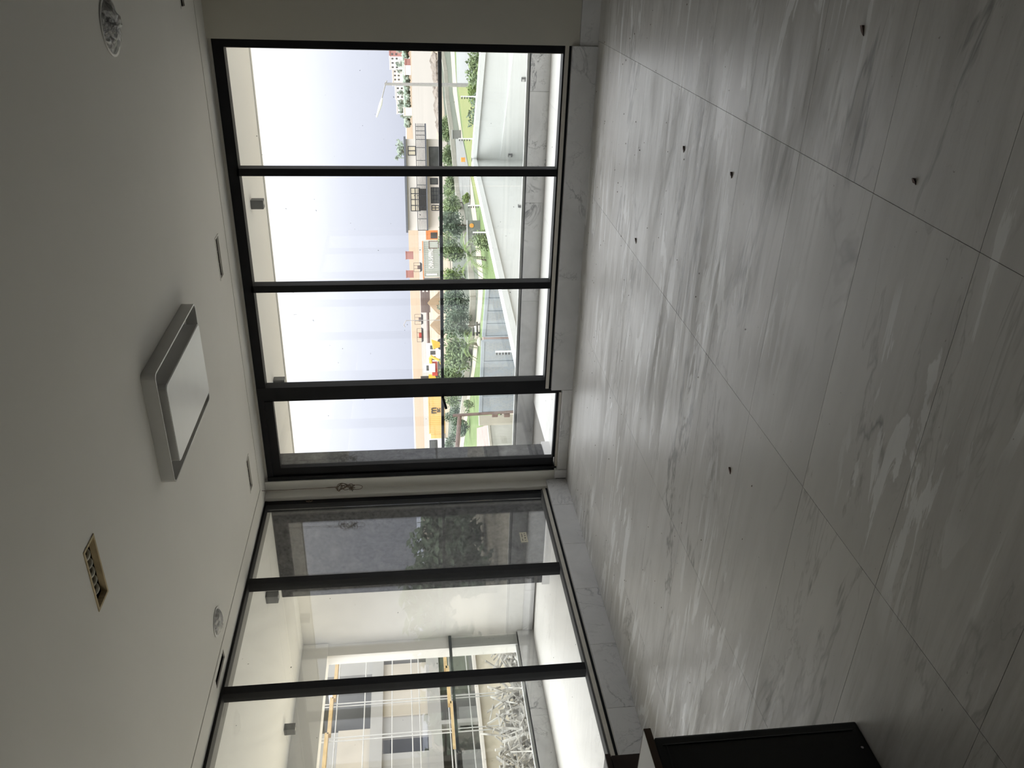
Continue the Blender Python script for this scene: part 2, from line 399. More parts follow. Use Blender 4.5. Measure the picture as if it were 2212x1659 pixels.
# floor: a screed bed with marble tiles, each tile its own piece
fl = struct(empty('floor', (0, 0, 0)))
obj('screed', boxb(-4.95, XR, YB, 6.95, -.14, -.0125), 'grout', fl)
TX, TY, X0, Y0 = 1.157, .5667, -.70, 1.94
tile_mesh = None
xs = [XR]; k = 3
while X0+TX*k > -4.80: xs.append(X0+TX*k); k -= 1
xs.append(-4.80); xs = sorted(set(x for x in xs if -4.80 <= x <= XR))
ys = [YB]; k = -9
while Y0+TY*k < 6.79:
    if Y0+TY*k > YB: ys.append(Y0+TY*k)
    k += 1
ys.append(6.79)
shared = {}
for i in range(len(xs)-1):
    for j in range(len(ys)-1):
        x0, x1, y0, y1 = xs[i]+.0009, xs[i+1]-.0009, ys[j]+.0009, ys[j+1]-.0009
        if x1-x0 < .01 or y1-y0 < .01: continue
        key = (round(x1-x0, 3), round(y1-y0, 3))
        c = Vector(((x0+x1)/2, (y0+y1)/2, 0))
        if key not in shared:
            b = boxb(x0-c.x, x1-c.x, y0-c.y, y1-c.y, -.012, 0)
            o = obj('floor_tile', b, 'floor_marble', fl, origin=(0, 0, 0)); shared[key] = o
        else:
            o = shared[key].copy(); COL.objects.link(o); o.parent = fl
        o.location = c

# ceiling: plasterboard with a shadow groove, slot openings and downlight holes
def ceiling():
    SLOT = [(-2.565, 3.06, .335, .135), (-2.225, 6.225, .335, .12), (-4.19, 6.205, .335, .12), (-.33, 6.20, .335, .12)]
    DL = [(-.460, 4.635, .135), (-4.36, 4.605, .10)]
    holes = [(x-a/2, x+a/2, y-b/2, y+b/2) for x, y, a, b in SLOT]
    holes += [(x-r-.03, x+r+.03, y-r-.03, y+r+.03) for x, y, r in DL]
    BH = (-4.745, -4.665, 4.345, 4.64)
    holes.append(BH)
    gx, gy, gw = -4.605, 6.53, .016
    holes += [(-4.61-.0, -4.61+gw, YB, gy+gw), (-4.61, XR, gy, gy+gw)]
    xc = sorted({round(v, 4) for h in holes for v in h[:2]} | {-4.90, XR}); yc = sorted({round(v, 4) for h in holes for v in h[2:]} | {YB, 6.86})
    xc = [x for x in xc if -4.90 <= x <= XR]; yc = [y for y in yc if YB <= y <= 6.86]
    root = struct(empty('ceiling', (0, 0, ZC)))
    def cells(which, name):
        b = B(); cache = {}
        def V(x, y):
            if (x, y) not in cache: cache[(x, y)] = b.verts.new((x, y, ZC))
            return cache[(x, y)]
        for i in range(len(xc)-1):
            for j in range(len(yc)-1):
                mx, my = (xc[i]+xc[i+1])/2, (yc[j]+yc[j+1])/2
                if any(h[0] < mx < h[1] and h[2] < my < h[3] for h in holes): continue
                outer = mx < -4.60 or my > gy+.005
                if outer != which: continue
                b.faces.new((V(xc[i], yc[j]), V(xc[i], yc[j+1]), V(xc[i+1], yc[j+1]), V(xc[i+1], yc[j])))
        if not which:
            for x, y, r in DL:                       # square-to-round collars
                n = 32; q = r+.03; sq, ci = [], []
                for k in range(n):
                    a = 2*PI*k/n; s = q/max(abs(math.cos(a)), abs(math.sin(a)))
                    sq.append(b.verts.new((x+s*math.cos(a), y+s*math.sin(a), ZC))); ci.append(b.verts.new((x+r*math.cos(a), y+r*math.sin(a), ZC)))
                for k in range(n): b.faces.new((sq[k], ci[k], ci[(k+1) % n], sq[(k+1) % n]))
        r = bmesh.ops.extrude_face_region(b, geom=list(b.faces))
        bmesh.ops.translate(b, verts=[g for g in r['geom'] if isinstance(g, bmesh.types.BMVert)], vec=(0, 0, .010))
        bmesh.ops.recalc_face_normals(b, faces=b.faces)
        return obj(name, b, 'ceiling', root)
    cells(False, 'plasterboard_field'); cells(True, 'perimeter_strip')
    obj('groove_backing', box(boxb(-4.64, -4.57, YB, gy+.05, ZC+.0185, ZC+.03), -4.64, XR, gy-.03, gy+.05, ZC+.0185, ZC+.03), 'dark_void', root)
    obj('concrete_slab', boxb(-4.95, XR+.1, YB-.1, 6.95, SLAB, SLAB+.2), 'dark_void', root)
    # unseen strips added to keep sky light out of the plenum sides
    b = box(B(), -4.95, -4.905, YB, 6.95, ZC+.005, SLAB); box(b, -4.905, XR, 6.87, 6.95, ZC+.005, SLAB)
    obj('plenum_light_stop', b, 'dark_void', root)
    b = box(B(), BH[0]-.01, BH[1]+.01, BH[2]-.01, BH[3]+.01, ZC+.06, ZC+.07)
    for q in ((BH[0]-.01, BH[0], BH[2], BH[3]), (BH[1], BH[1]+.01, BH[2], BH[3]), (BH[0], BH[1], BH[2]-.01, BH[2]), (BH[0], BH[1], BH[3], BH[3]+.01)):
        box(b, *q, ZC+.0185, ZC+.06)
    obj('shaded_strip_hole', b, 'black_lam', root)  # black lining stands in for the shade inside a hole in the strip
    return SLOT, DL
SLOT, DL = ceiling()

# walls
wf = struct(empty('wall_front', (0, YF, 0)))
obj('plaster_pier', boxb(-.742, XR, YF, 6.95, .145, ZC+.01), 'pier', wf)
obj('corner_pier', boxb(XL, -4.685, YF, 6.95, .10, ZC+.01), 'plaster', wf)
obj('lintel', boxb(-4.685, -.742, 6.83, 6.95, 2.90, SLAB), 'plaster', wf)
obj('footing', boxb(-4.95, XR, 6.80, 6.95, -.14, .10), 'concrete', wf)
wl = struct(empty('wall_left', (XL, 0, 0)))
obj('corner_pier', boxb(-4.95, XL, 6.675, 6.95, .18, ZC+.01), 'plaster', wl)
obj('footing', boxb(-4.95, -4.815, YB, 6.80, -.14, .19), 'concrete', wl)
obj('solid_wall', boxb(-4.95, XL, YB, -1.2, .19, SLAB), 'plaster', wl)
struct(obj('wall_right', boxb(XR, XR+.1, YB-.1, 6.95, -.14, SLAB), 'unseen_wall'))
struct(obj('wall_back', boxb(-4.95, XR, YB-.1, YB, -.14, SLAB), 'unseen_wall'))

# marble curbs under the glazing, slab by slab
bf = struct(empty('baseboard_front', (0, 6.76, 0)))
def slabs(parent, cuts, fn, m='curb_marble', name='marble_slab'):
    for a, b in zip(cuts[:-1], cuts[1:]): obj(name, fn(a+.0012, b-.0012), m, parent)
slabs(bf, [-.742, -1.50, -2.66, -3.76], lambda a, b: boxb(a, b, 6.758, 6.80, 0, ZT, bev=.002))
obj('door_threshold', boxb(-4.66, -3.765, 6.758, 6.84, 0, .092, bev=.002), 'curb_marble', bf)
slabs(bf, [-.745, .35, 1.5, 2.65, XR-.01], lambda a, b: boxb(a, b, 6.768, 6.80, 0, .143, bev=.002))
obj('return_block', boxb(-4.755, -4.663, 6.745, 6.80, 0, .118, bev=.003), 'curb_marble', bf)
bl = struct(empty('baseboard_left', (-4.77, 0, 0)))
slabs(bl, [6.757, 6.33, 5.75, 5.17, 4.55, 3.95, 3.35, 2.2, 1.05, -.1, -1.25, -2.4, YB+.01][::-1], lambda a, b: boxb(-4.815, -4.77, a, b, 0, ZT, bev=.002))

# ------------------------------------------------------------------ window_1 (front, three panes) and door_1
def rails(parent, name, boxes, m='frame_black'):
    for q in boxes: obj(name, boxb(*q), m, parent)
w1 = struct(empty('window_1', (-2.2, GY, ZT)))
zt = 2.80
FY0, FY1 = 6.80, 6.90
obj('jamb', boxb(-.800, -.735, FY0, FY1, .255, 2.895), 'frame_black', w1)
obj('jamb', boxb(-3.755, -3.672, FY0-.005, FY1, .235, 2.895), 'frame_black', w1)
rails(w1, 'mullion', [(-1.757, -1.697, FY0, FY1, .262, 2.83), (-2.752, -2.690, FY0, FY1, .262, 2.83)])
obj('head_rail', boxb(-3.672, -.80, FY0, FY1, 2.812, 2.895), 'frame_black', w1)
obj('bottom_seal', boxb(-3.672, -.735, FY0-.005, FY1, .252, .264), 'frame_black', w1)
obj('sill_channel', boxb(-3.755, -.735, FY0-.015, FY1, .222, .252), 'alu', w1)
obj('sill_gap', boxb(-3.76, -.735, FY0+.01, FY1, .195, .222), 'frame_black', w1)
obj('inner_edge', boxb(-.806, -.800, FY0+.02, FY1, .264, 2.812), 'alu', w1)
for a, b in ((-1.702, -.797), (-2.695, -1.752), (-3.677, -2.747)):
    obj('glass_pane', boxb(a, b, 6.856, 6.864, .258, 2.82), 'glass', w1)

d1 = struct(empty('door_1', (-4.2, GY, .1)))
obj('door_jamb', boxb(-3.803, -3.757, FY0, FY1, .10, 2.895), 'frame_black', d1)
obj('door_jamb', boxb(-4.683, -4.640, FY0-.01, FY1, .10, 2.895), 'frame_black', d1)
obj('door_head', boxb(-4.640, -3.803, FY0, FY1, 2.842, 2.895), 'frame_black', d1)
leaf = obj('door_leaf', box(box(box(boxb(-4.640, -4.552, FY0+.012, FY1-.03, .128, 2.84), -3.826, -3.804, FY0+.02, FY1-.03, .128, 2.84),
            -4.552, -3.826, FY0+.012, FY1-.03, 2.765, 2.84), -4.552, -3.826, FY0+.02, FY1-.03, .116, .140), 'frame_black', d1)
obj('glass_pane', boxb(-4.556, -3.822, 6.842, 6.850, .135, 2.77), 'glass', leaf)
hb = tube(B(), [(-3.812, 6.815, 1.215), (-3.812, 6.765, 1.215)], .010, 10)
tube(hb, [(-3.80, 6.766, 1.22), (-3.86, 6.762, 1.205), (-3.925, 6.765, 1.188)], [.013, .013, .012], 8)
obj('lever_handle', hb, 'frame_black', leaf)
obj('threshold_strip', boxb(-4.64, -3.803, FY0-.01, FY1, .094, .114), 'alu', d1)

# ------------------------------------------------------------------ window_2 (left glazing)
w2 = struct(empty('window_2', (GX, 3, ZT)))
SX0, SX1 = -4.92, -4.835
muls = [5.555, 4.408, 3.26, 2.11, .96, -.19]
obj('jamb', boxb(SX0, SX1, 6.615, 6.675, .245, ZC-.002), 'frame_black', w2)
obj('jamb', boxb(SX0, SX1, -1.2, -1.14, .245, ZC-.002), 'frame_black', w2)
rails(w2, 'mullion', [(SX0, SX1, y-.034, y+.034, .26, ZC-.002) for y in muls])
obj('head_rail', boxb(SX0, SX1+.002, -1.2, 6.675, 2.902, ZC-.003), 'frame_black', w2)
obj('bottom_seal', boxb(SX0, SX1+.006, -1.2, 6.675, .248, .262), 'seal', w2)
obj('sill_channel', boxb(SX0, SX1+.02, -1.2, 6.675, .219, .248), 'alu', w2)
obj('sill_gap', boxb(SX0, SX1+.012, -1.2, 6.68, .195, .219), 'frame_black', w2)
es = [6.62]+muls+[-1.15]
for a, b in zip(es[1:], es[:-1]):
    obj('glass_pane', boxb(-4.886, -4.878, a+.02, b-.02, .255, 2.91), 'glass_side', w2)

# sticker on the first left pane
st = empty('glass_sticker', (-4.8765, 6.0, .50), 'small cream paper label stuck low on the left glazing pane nearest the corner', 'label')
obj('paper', boxb(-4.877, -4.8763, 5.93, 6.075, .485, .552), 'sticker', st)
for y0, y1, z0, z1 in ((5.95, 5.985, .53, .535), (6.00, 6.055, .53, .535), (5.955, 5.96, .50, .515), (5.985, 6.0, .502, .512), (6.02, 6.028, .50, .513), (6.045, 6.06, .505, .51)):
    obj('print_mark', boxb(-4.8763, -4.8758, y0, y1, z0, z1), 'ink', st)

# ------------------------------------------------------------------ ceiling fittings
cl = empty('ceiling_lamp', (-2.453, 4.575, ZC), 'large rectangular white and silver ceiling lamp with rounded corners', 'lamp')
def ring(pts_o, pts_i, z0, z1):
    b = B(); n = len(pts_o)
    V = [[b.verts.new((p[0], p[1], z)) for p in P] for P, z in ((pts_o, z1), (pts_o, z0), (pts_i, z0), (pts_i, z1))]
    for A, C in zip(V, V[1:]+V[:1]):
        for k in range(n): b.faces.new((A[k], A[(k+1) % n], C[(k+1) % n], C[k]))
    bmesh.ops.recalc_face_normals(b, faces=b.faces); return b
cx, cyy = -2.458, 4.576
obj('outer_frame', ring(rrect(cx, cyy, .350, .496, .035), rrect(cx, cyy, .340, .486, .028), 2.848, 2.9225), 'lamp_silver', cl)
obj('base_plate', poly(B(), [(p[0], p[1], 2.9225) for p in rrect(cx, cyy, .340, .486, .028)], .006), 'lamp_white', cl)
b = poly(B(), [(p[0], p[1], 2.916) for p in rrect(cx-.007, cyy, .248, .422, .032)], .088)
obj('lamp_body', b, 'lamp_silver', cl)
obj('diffuser', poly(B(), [(p[0], p[1], 2.828) for p in rrect(cx-.007, cyy, .243, .417, .029)], .004), 'diffuser', cl)

def downlight(i, x, y, r, label):
    t = empty('downlight', (x, y, ZC), label, 'downlight', 'recessed downlights in plastic film')
    b = B(); n = 32
    prof = [(r-.002, ZC-.001), (r-.002, ZC+.055), (r*.55, ZC+.09), (.0001, ZC+.092)]
    rg = [[b.verts.new((x+q*math.cos(2*PI*k/n), y+q*math.sin(2*PI*k/n), z)) for k in range(n)] for q, z in prof]
    for A, C in zip(rg[:-1], rg[1:]):
        for k in range(n): b.faces.new((A[k], A[(k+1) % n], C[(k+1) % n], C[k]))
    obj('reflector_cup', b, 'cup', t, smooth=True)
    obj('trim_ring', ring([(x+(r+.006)*math.cos(2*PI*k/32), y+(r+.006)*math.sin(2*PI*k/32)) for k in range(32)],
                          [(x+(r-.008)*math.cos(2*PI*k/32), y+(r-.008)*math.sin(2*PI*k/32)) for k in range(32)], ZC-.006, ZC+.003), 'lamp_silver', t)
    b = B(); m_ = 9; rg = []
    for j in range(m_):
        q = r*.985*(1-j/(m_-1)*.998); row = []
        for k in range(n):
            a = 2*PI*k/n; px, py = x+q*math.cos(a), y+q*math.sin(a)
            sag = .034*(1-(q/r)**2)
            wob = (mnoise.noise((px*16+i*9, py*16, i))*.034+mnoise.noise((px*45+i*9, py*45, i))*.008)*(1-(q/r)**4)
            row.append(b.verts.new((px, py, ZC-.003-sag+wob)))
        rg.append(row)
    for A, C in zip(rg[:-1], rg[1:]):
        for k in range(n): b.faces.new((A[k], A[(k+1) % n], C[(k+1) % n], C[k]))
    obj('plastic_film', b, 'film', t)
for i, (x, y, r) in enumerate(DL):
    downlight(i, x, y, r, ['larger round downlight wrapped in clear plastic film, in the ceiling toward the right wall',
                           'smaller round downlight under plastic film, in the ceiling beside the left glazing'][i])

SL_LABEL = ['open ceiling slot with raw wooden rim and pale duct rings inside, away from the windows',
            'narrow open ceiling slot above the middle front window pane, half way along the front groove',
            'narrow open ceiling slot above the glass door, next to the corner of the groove',
            'narrow open ceiling slot at the far right end of the front groove']
for i, (x, y, a, bb) in enumerate(SLOT):
    t = empty('ceiling_slot', (x, y, ZC), SL_LABEL[i], 'opening', 'open slots cut in the ceiling')
    rim = 'wood' if i == 0 else 'ceiling'
    x0, x1, y0, y1 = x-a/2, x+a/2, y-bb/2, y+bb/2; e = .012
    fr = B()
    for q in ((x0, x1, y0, y0+e), (x0, x1, y1-e, y1), (x0, x0+e, y0+e, y1-e), (x1-e, x1, y0+e, y1-e)): box(fr, *q, ZC-.004, ZC+(.024 if i == 0 else .011))
    obj('rim', fr, rim, t)
    b = box(B(), x0-.04, x1+.04, y0-.04, y1+.04, ZC+.16, ZC+.165)
    for q in ((x0-.04, x1+.04, y0-.04, y0-.03), (x0-.04, x1+.04, y1+.03, y1+.04), (x0-.04, x0-.03, y0-.03, y1+.03), (x1+.03, x1+.04, y0-.03, y1+.03)): box(b, *q, ZC+.019, ZC+.16)
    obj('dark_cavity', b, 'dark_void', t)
    d = B(); n = 240
    pts = [(x0+.02+(a-.04)*k/n, y+.015+.032*math.cos(2*PI*k/40), ZC+.05+.030*math.sin(2*PI*k/40)) for k in range(n+1)]
    tube(d, pts, .010, 6)
    obj('duct_coil', d, 'duct', t, smooth=True)

# cable hanging in the corner with a knotted loop, and a stub of wire
cb = empty('hanging_cable', (-4.655, 6.60, 2.9), 'thin brown cable hanging from the ceiling corner, ending in a tangled coil', 'cable')
CX, CY = -4.655, 6.60
b = tube(B(), [(CX-.004, CY+.004, 2.9225), (CX-.002, CY, 2.72), (CX, CY, 2.52), (CX+.002, CY, 2.36), (CX, CY, 2.24)], .0028, 6)
obj('strand', b, 'wire', cb, smooth=True)
b = tube(B(), [(CX, CY, 2.36), (CX+.012, CY-.006, 2.30), (CX+.010, CY, 2.24), (CX-.008, CY+.005, 2.20)], .0026, 5); obj('loose_end', b, 'wire', cb, smooth=True)
b = B(); pts = []
for k in range(170):
    a = k*.36; q = .5+.5*math.sin(k*.13)
    pts.append((CX+.036*math.cos(a)*(.55+.45*q), CY+.020*math.sin(a*1.3), 2.155-.070*math.sin(a*.47+.6)+.02*math.sin(a*1.1)))
tube(b, pts, .0032, 5); obj('tangle', b, 'wire', cb, smooth=True)
b = tube(B(), [(CX+.030*math.sin(2*PI*k/24)*(.8 if k < 12 else 1), CY-.004, 2.045+.052*math.cos(2*PI*k/24)) for k in range(25)], .0026, 5)
obj('loose_loop', b, 'wire', cb, smooth=True)
ws = empty('wire_stub', (-4.79, 6.70, 2.55), 'short brown curl of wire on the side face of the corner pier', 'wire')
p0 = at_x(668, 1081, -4.79)
b = tube(B(), [(-4.792+.004*math.sin(k), p0.y-.012+.012*math.sin(k*1.7), p0.z-.03+.06*k/16) for k in range(17)], .003, 5)
obj('curl', b, 'wire', ws)

# ------------------------------------------------------------------ furniture at the lower left
dk = empty('desk', (-2.69, .85, 0), 'low black desk with a pale top and brown edge, its side panel facing the room', 'desk')
DXR, DY1 = -2.372, 1.832
obj('side_panel', boxb(DXR-.025, DXR, -.1, DY1, .0, .722, bev=.008), 'black_lam', dk)
obj('side_panel', boxb(-2.99, -2.965, -.1, DY1, .0, .722, bev=.008), 'black_lam', dk)
obj('end_panel', boxb(-2.965, DXR-.025, DY1-.06, DY1-.035, .02, .722), 'black_lam', dk)
obj('bead', tube(B(), [(DXR+.001, DY1-.035, .70), (DXR+.001, DY1-.035, .03)], .003, 6), 'black_lam', dk)
obj('bead', tube(B(), [(DXR+.001, DY1-.035, .69), (DXR+.001, 0, .69)], .003, 6), 'black_lam', dk)
obj('screw_cap', tube(B(), [(DXR-.002, 1.725, .03), (DXR+.003, 1.725, .03)], .005, 10), 'chrome', dk)
obj('desk_top', boxb(-3.01, DXR-.008, -.12, 1.868, .7225, .747), 'desk_top', dk)
b = B(); box(b, DXR-.008, DXR-.004, -.12, 1.872, .7225, .7472); box(b, -3.01, DXR-.008, 1.868, 1.872, .7225, .7472)
obj('edge_band', b, 'edge_brown', dk)
cbn = empty('cabinet', (-3.45, 1.9, 0), 'dark brown cabinet with a grey top standing behind the black desk', 'cabinet')
obj('body', boxb(-3.66, -3.215, 1.3, 2.40, .0, .672), 'brown_lam', cbn)
obj('door', boxb(-3.214, -3.199, 1.86, 2.395, .03, .667, bev=.003), 'brown_lam', cbn)
obj('door', boxb(-3.214, -3.199, 1.31, 1.855, .03, .667, bev=.003), 'brown_lam', cbn)
obj('cabinet_top', boxb(-3.66, -3.212, 1.3, 2.402, .672, .693), 'desk_top', cbn)
obj('edge_band', boxb(-3.212, -3.199, 1.3, 2.404, .670, .6935), 'brown_lam', cbn)

# bits of dirt on the floor
def chip(name, x, y, L, ang, label, m='rust'):
    p = at_z(x, y, 0); b = B(); n = 7
    c, s = math.cos(ang), math.sin(ang); top = []; bot = []
    for k in range(n):
        a = 2*PI*k/n; q = 1+.3*math.sin(k*2.3+x)
        dx, dy = L*.27*math.cos(a)*q, L*.105*math.sin(a)*q
        top.append(b.verts.new((p.x+dx*c-dy*s, p.y+dx*s+dy*c, .006+.004*math.cos(a)))); bot.append(b.verts.new((p.x+dx*c-dy*s, p.y+dx*s+dy*c, 0)))
    b.faces.new(top); b.faces.new(bot[::-1])
    for k in range(n): b.faces.new((bot[k], bot[(k+1) % n], top[(k+1) % n], top[k]))
    tag(obj(name, b, m), label, 'debris', 'scraps lying on the floor')
chip('dry_leaf', 1374, 519, .075, .2, 'dry brown curled leaf on the floor in front of the middle front pane', 'edge_brown')
chip('dirt_clump', 1865, 64, .07, .4, 'dark clump of dirt at the right edge of the floor, nearest the camera')
chip('dirt_flake', 1478, 323, .055, .1, 'narrow dark flake on the floor before the right front pane')
chip('dirt_flake', 1581, 377, .06, .0, 'dark flake on the floor farther from the window than the others before the right pane')
chip('paint_chip', 1578, 1017, .055, .5, 'black chip alone on the clean floor in front of the corner pier')
chip('dirt_clump', 1977, 391, .045, .6, 'round dark lump on the dim floor near the camera, left of the dirt clump')
b = B(); rr = random.Random(11)
for k in range(170):
    x = rr.uniform(-4.6, .2); y = 6.7-abs(rr.gauss(0, 1.8))
    if y < 1.5: continue
    L = rr.uniform(.0018, .0045)
    bmesh.ops.create_icosphere(b, subdivisions=1, radius=L, matrix=Matrix.Translation((x, y, .002)) @ Matrix.Diagonal((1.4, .7, .45, 1)))
tag(obj('floor_crumbs', b, 'rust', origin=(0, 0, 0)), 'tiny dark crumbs scattered over the marble floor', 'debris', kind='stuff')

# ------------------------------------------------------------------ balcony
ZB = .05; ZS = 2.94; YU = 8.63; XO = -7.88
bfl = struct(empty('balcony_floor', (-3, 7.7, ZB)))
obj('screed', boxb(-8.15, 3.6, -2.5, 8.80, -.14, ZB-.011), 'grout', bfl) if False else None
b = box(B(), -4.95, 3.6, 6.952, 8.80, -.14, ZB-.011); box(b, -8.10, -4.952, -2.5, 8.80, -.14, ZB-.011)
obj('screed', b, 'grout', bfl)
tsh = {}
def btile(x0, x1, y0, y1):
    key = (round(x1-x0, 3), round(y1-y0, 3)); c = Vector(((x0+x1)/2, (y0+y1)/2, ZB))
    if key not in tsh:
        o = obj('paving_tile', boxb(x0-c.x+.001, x1-c.x-.001, y0-c.y+.001, y1-c.y-.001, -.01, 0), 'balcony_marble', bfl, origin=(0, 0, 0)); tsh[key] = o
        for v in o.data.vertices: v.co += wloc(bfl)
    else:
        o = tsh[key].copy(); COL.objects.link(o); o.parent = bfl
    o.location = c - wloc(bfl)
xg = [-4.95+1.157*k for k in range(8)]
for i in range(7):
    for j in range(3): btile(xg[i], xg[i+1], 6.952+.5667*j, 6.952+.5667*(j+1) if j < 2 else 8.62)
xg = [-7.87, -6.71, -5.55, -4.952]; yg = [-2.5+.5667*k for k in range(19)]
for i in range(3):
    for j in range(len(yg)-1): btile(xg[i], xg[i+1], yg[j], yg[j+1])

bu = struct(empty('balcony_upstand', (-3, 8.7, ZB)))
cuts = [-6.2, -4.79, -3.64, -2.51, -1.375, -.22, .93, 2.08, 3.6]
slabs(bu, cuts, lambda a, b: boxb(a, b, YU, 8.80, ZB-.19, .245), 'upstand_marble', 'upstand_slab')
cuts = [-2.5, -.4, .75, 1.9, 3.05, 4.2, 5.35, 6.5, 7.84]
slabs(bu, cuts, lambda a, b: boxb(XO-.16, XO, a, b, ZB-.19, .245), 'upstand_marble', 'upstand_slab')

gb = empty('glass_balustrade', (-2, 8.70, .245), 'glass balcony balustrade with a dark handrail outside the front window', 'railing')
obj('base_channel', boxb(-6.2, 3.6, 8.645, 8.695, .2455, .252), 'frame_black', gb)
obj('cover_strip', boxb(-6.2, 3.6, 8.701, 8.74, .2455, .275), 'post_white', gb)
for a, b in zip([-6.2, -5.47, -3.89, -2.34, -.80, .75, 2.3], [-5.47, -3.89, -2.34, -.80, .75, 2.3, 3.6]):
    obj('glass_panel', boxb(a+.004, b-.004, 8.664, 8.676, .252, 1.13), 'glass_rail', gb)
obj('handrail', boxb(-6.2, 3.6, 8.65, 8.69, 1.124, 1.160), 'handrail', gb)
gs = empty('glass_balustrade', (XO-.06, 3, .245), 'glass balcony balustrade with a dark handrail outside the left glazing', 'railing')
obj('base_channel', boxb(XO-.065, XO-.022, -2.5, 7.84, .2455, .254), 'frame_black', gs)
obj('cover_strip', boxb(XO-.12, XO-.071, -2.5, 7.84, .2455, .285), 'post_white', gs)
for a, b in zip([-2.5, -.5, 1.04, 2.58, 4.12, 5.66], [-.5, 1.04, 2.58, 4.12, 5.66, 7.83]):
    obj('glass_panel', boxb(XO-.05, XO-.038, a+.004, b-.004, .254, 1.10), 'glass_rail', gs)
obj('handrail', boxb(XO-.065, XO-.02, -2.5, 7.84, 1.095, 1.13), 'handrail', gs)

so = struct(empty('balcony_soffit', (-3, 7.7, ZS)))
obj('front_soffit', boxb(-8.15, 3.6, 6.953, 8.66, ZS, 3.34), 'soffit', so)
obj('edge_drip', boxb(-8.15, 3.6, 8.661, 8.70, ZS-.012, 3.34), 'soffit', so)
obj('side_soffit', boxb(-8.15, -4.953, -2.5, 6.952, ZS, 3.34), 'soffit', so)
obj('edge_beam', boxb(-8.10, -7.90, -2.5, 7.84, 2.63, ZS-.001), 'outer_white', so)
obj('glazing_beam', boxb(-5.12, -4.953, -1.2, 6.90, 2.925, ZS-.001), 'concrete', so)
struct(obj('balcony_end_wall', boxb(-8.10, -6.32, 7.85, 8.60, ZB, ZS-.001), 'outer_white'))
struct(obj('balcony_end_pier', boxb(-8.08, -7.93, 7.66, 7.849, .245, 2.63), 'outer_white'))
bs = struct(empty('balcony_end_skirting', (-7, 7.84, ZB)))
slabs(bs, [-7.87, -7.2, -6.325], lambda a, b: boxb(a, b, 7.825, 7.849, ZB, .18), 'curb_marble', 'skirting_slab')
sc = struct(empty('stone_column', (-5.55, 7.2, ZB)))
obj('stone_cladding', boxb(-6.31, -4.83, 6.97, 7.50, .135, ZS-.001), 'stone', sc)
obj('plinth', boxb(-6.33, -4.81, 6.96, 7.515, ZB, .133), 'curb_marble', sc)

SP = [(at_z(557, 440, 2.88), 'square grey soffit spotlight above the middle front window pane'),
      (at_z(604, 825, 2.88), 'square grey soffit spotlight beside the door jamb, seen through the left front pane'),
      (at_z(589, 1290, 2.88), 'square grey soffit spotlight nearest the stone column, outside the left glazing'),
      (at_z(627, 1575, 2.88), 'square grey soffit spotlight near the outer beam, outside the left glazing')]
for i, (p, lab) in enumerate(SP):
    t = empty('spotlight', (p.x, p.y, ZS), lab, 'spotlight', 'spotlights under the balcony ceiling')
    h = .042
    obj('housing', boxb(p.x-h, p.x+h, p.y-h, p.y+h, 2.825, ZS-.001, bev=.004), 'spot_grey', t)
    obj('lens', tube(B(), [(p.x+.012, p.y-.012, 2.826), (p.x+.012, p.y-.012, 2.822)], .017, 16), 'lens', t)
# ------------------------------------------------------------------ outdoors: ground
ZG = -4.0
def patch(name, pts, m, z=ZG, th=.0):
    b = B(); vs = [b.verts.new(p) for p in pts]; f = b.faces.new(vs)
    bmesh.ops.triangulate(b, faces=[f]); bmesh.ops.recalc_face_normals(b, faces=b.faces)
    if sum(f.normal.z for f in b.faces) < 0: bmesh.ops.reverse_faces(b, faces=b.faces)
    return struct(obj(name, b, m, origin=pts[0]))
def gz(x, y, z=ZG): return at_z(x, y, z)
def strip(name, near, far, m, z):
    b = B(); a = [b.verts.new(gz(x, y, z)) for x, y in near]; c = [b.verts.new(gz(x, y, z)) for x, y in far]
    for i in range(len(a)-1): b.faces.new((a[i], a[i+1], c[i+1], c[i]))
    bmesh.ops.recalc_face_normals(b, faces=b.faces)
    if b.faces[:][0].normal.z < 0: bmesh.ops.reverse_faces(b, faces=b.faces)
    return struct(obj(name, b, m))
patch('ground', [(-400, -60, -4.12), (400, -60, -4.12), (400, 700, -4.12), (-400, 700, -4.12)], 'earth')
patch('sea', [(-5000, 600, -4.4), (5000, 600, -4.4), (5000, 5500, -4.4), (-5000, 5500, -4.4)], 'sea')
sw = [(886, 40), (888, 100), (891, 270), (903, 480), (907, 630), (912, 800), (917, 960), (921, 1080)]
wy = [(926, 40), (930, 100), (945, 270), (930, 480), (924, 630), (925, 800), (934, 960), (940, 1080)]
far = [(871, 40), (873, 100), (878, 270), (881.5, 480), (886, 630), (892, 800), (898, 960), (903, 1080)]
strip('lagoon', wy, sw, 'water', -4.08)
strip('sand_spit', sw, far, 'sand', -4.06)
yn = [(960, 40), (962, 100), (966, 270), (968, 480), (975, 630), (980, 800), (985, 960), (990, 1080)]
strip('sandy_yard', yn, wy, 'yard', -4.05)
near_e = [(982, 110), (984, 150), (987.6, 200), (992, 240), (1000, 300), (1011, 355), (1020, 400), (1026, 440), (1034, 500), (1040, 560), (1044, 600), (1042, 650), (1038, 690), (1031, 760), (1026, 800), (1016, 855), (1004, 945), (1000, 975)]
far_e = [(973, 110), (976, 150), (978.6, 200), (985, 240), (995.5, 300), (1008, 355), (1013, 400), (1016, 440), (1025, 500), (1029, 560), (1034, 600), (1032, 650), (1029, 690), (1022, 760), (1019, 800), (1009, 855), (993, 945), (988, 975)]
strip('scrub', far_e, [(x-18, y) for x, y in [(970, 110), (972, 150), (974, 200), (978, 240), (984, 300), (988, 355), (990, 400), (992, 440), (993, 500), (995, 560), (996, 600), (998, 650), (998, 690), (998, 760), (998, 800), (992, 855), (985, 945), (980, 975)]], 'field', -4.03)
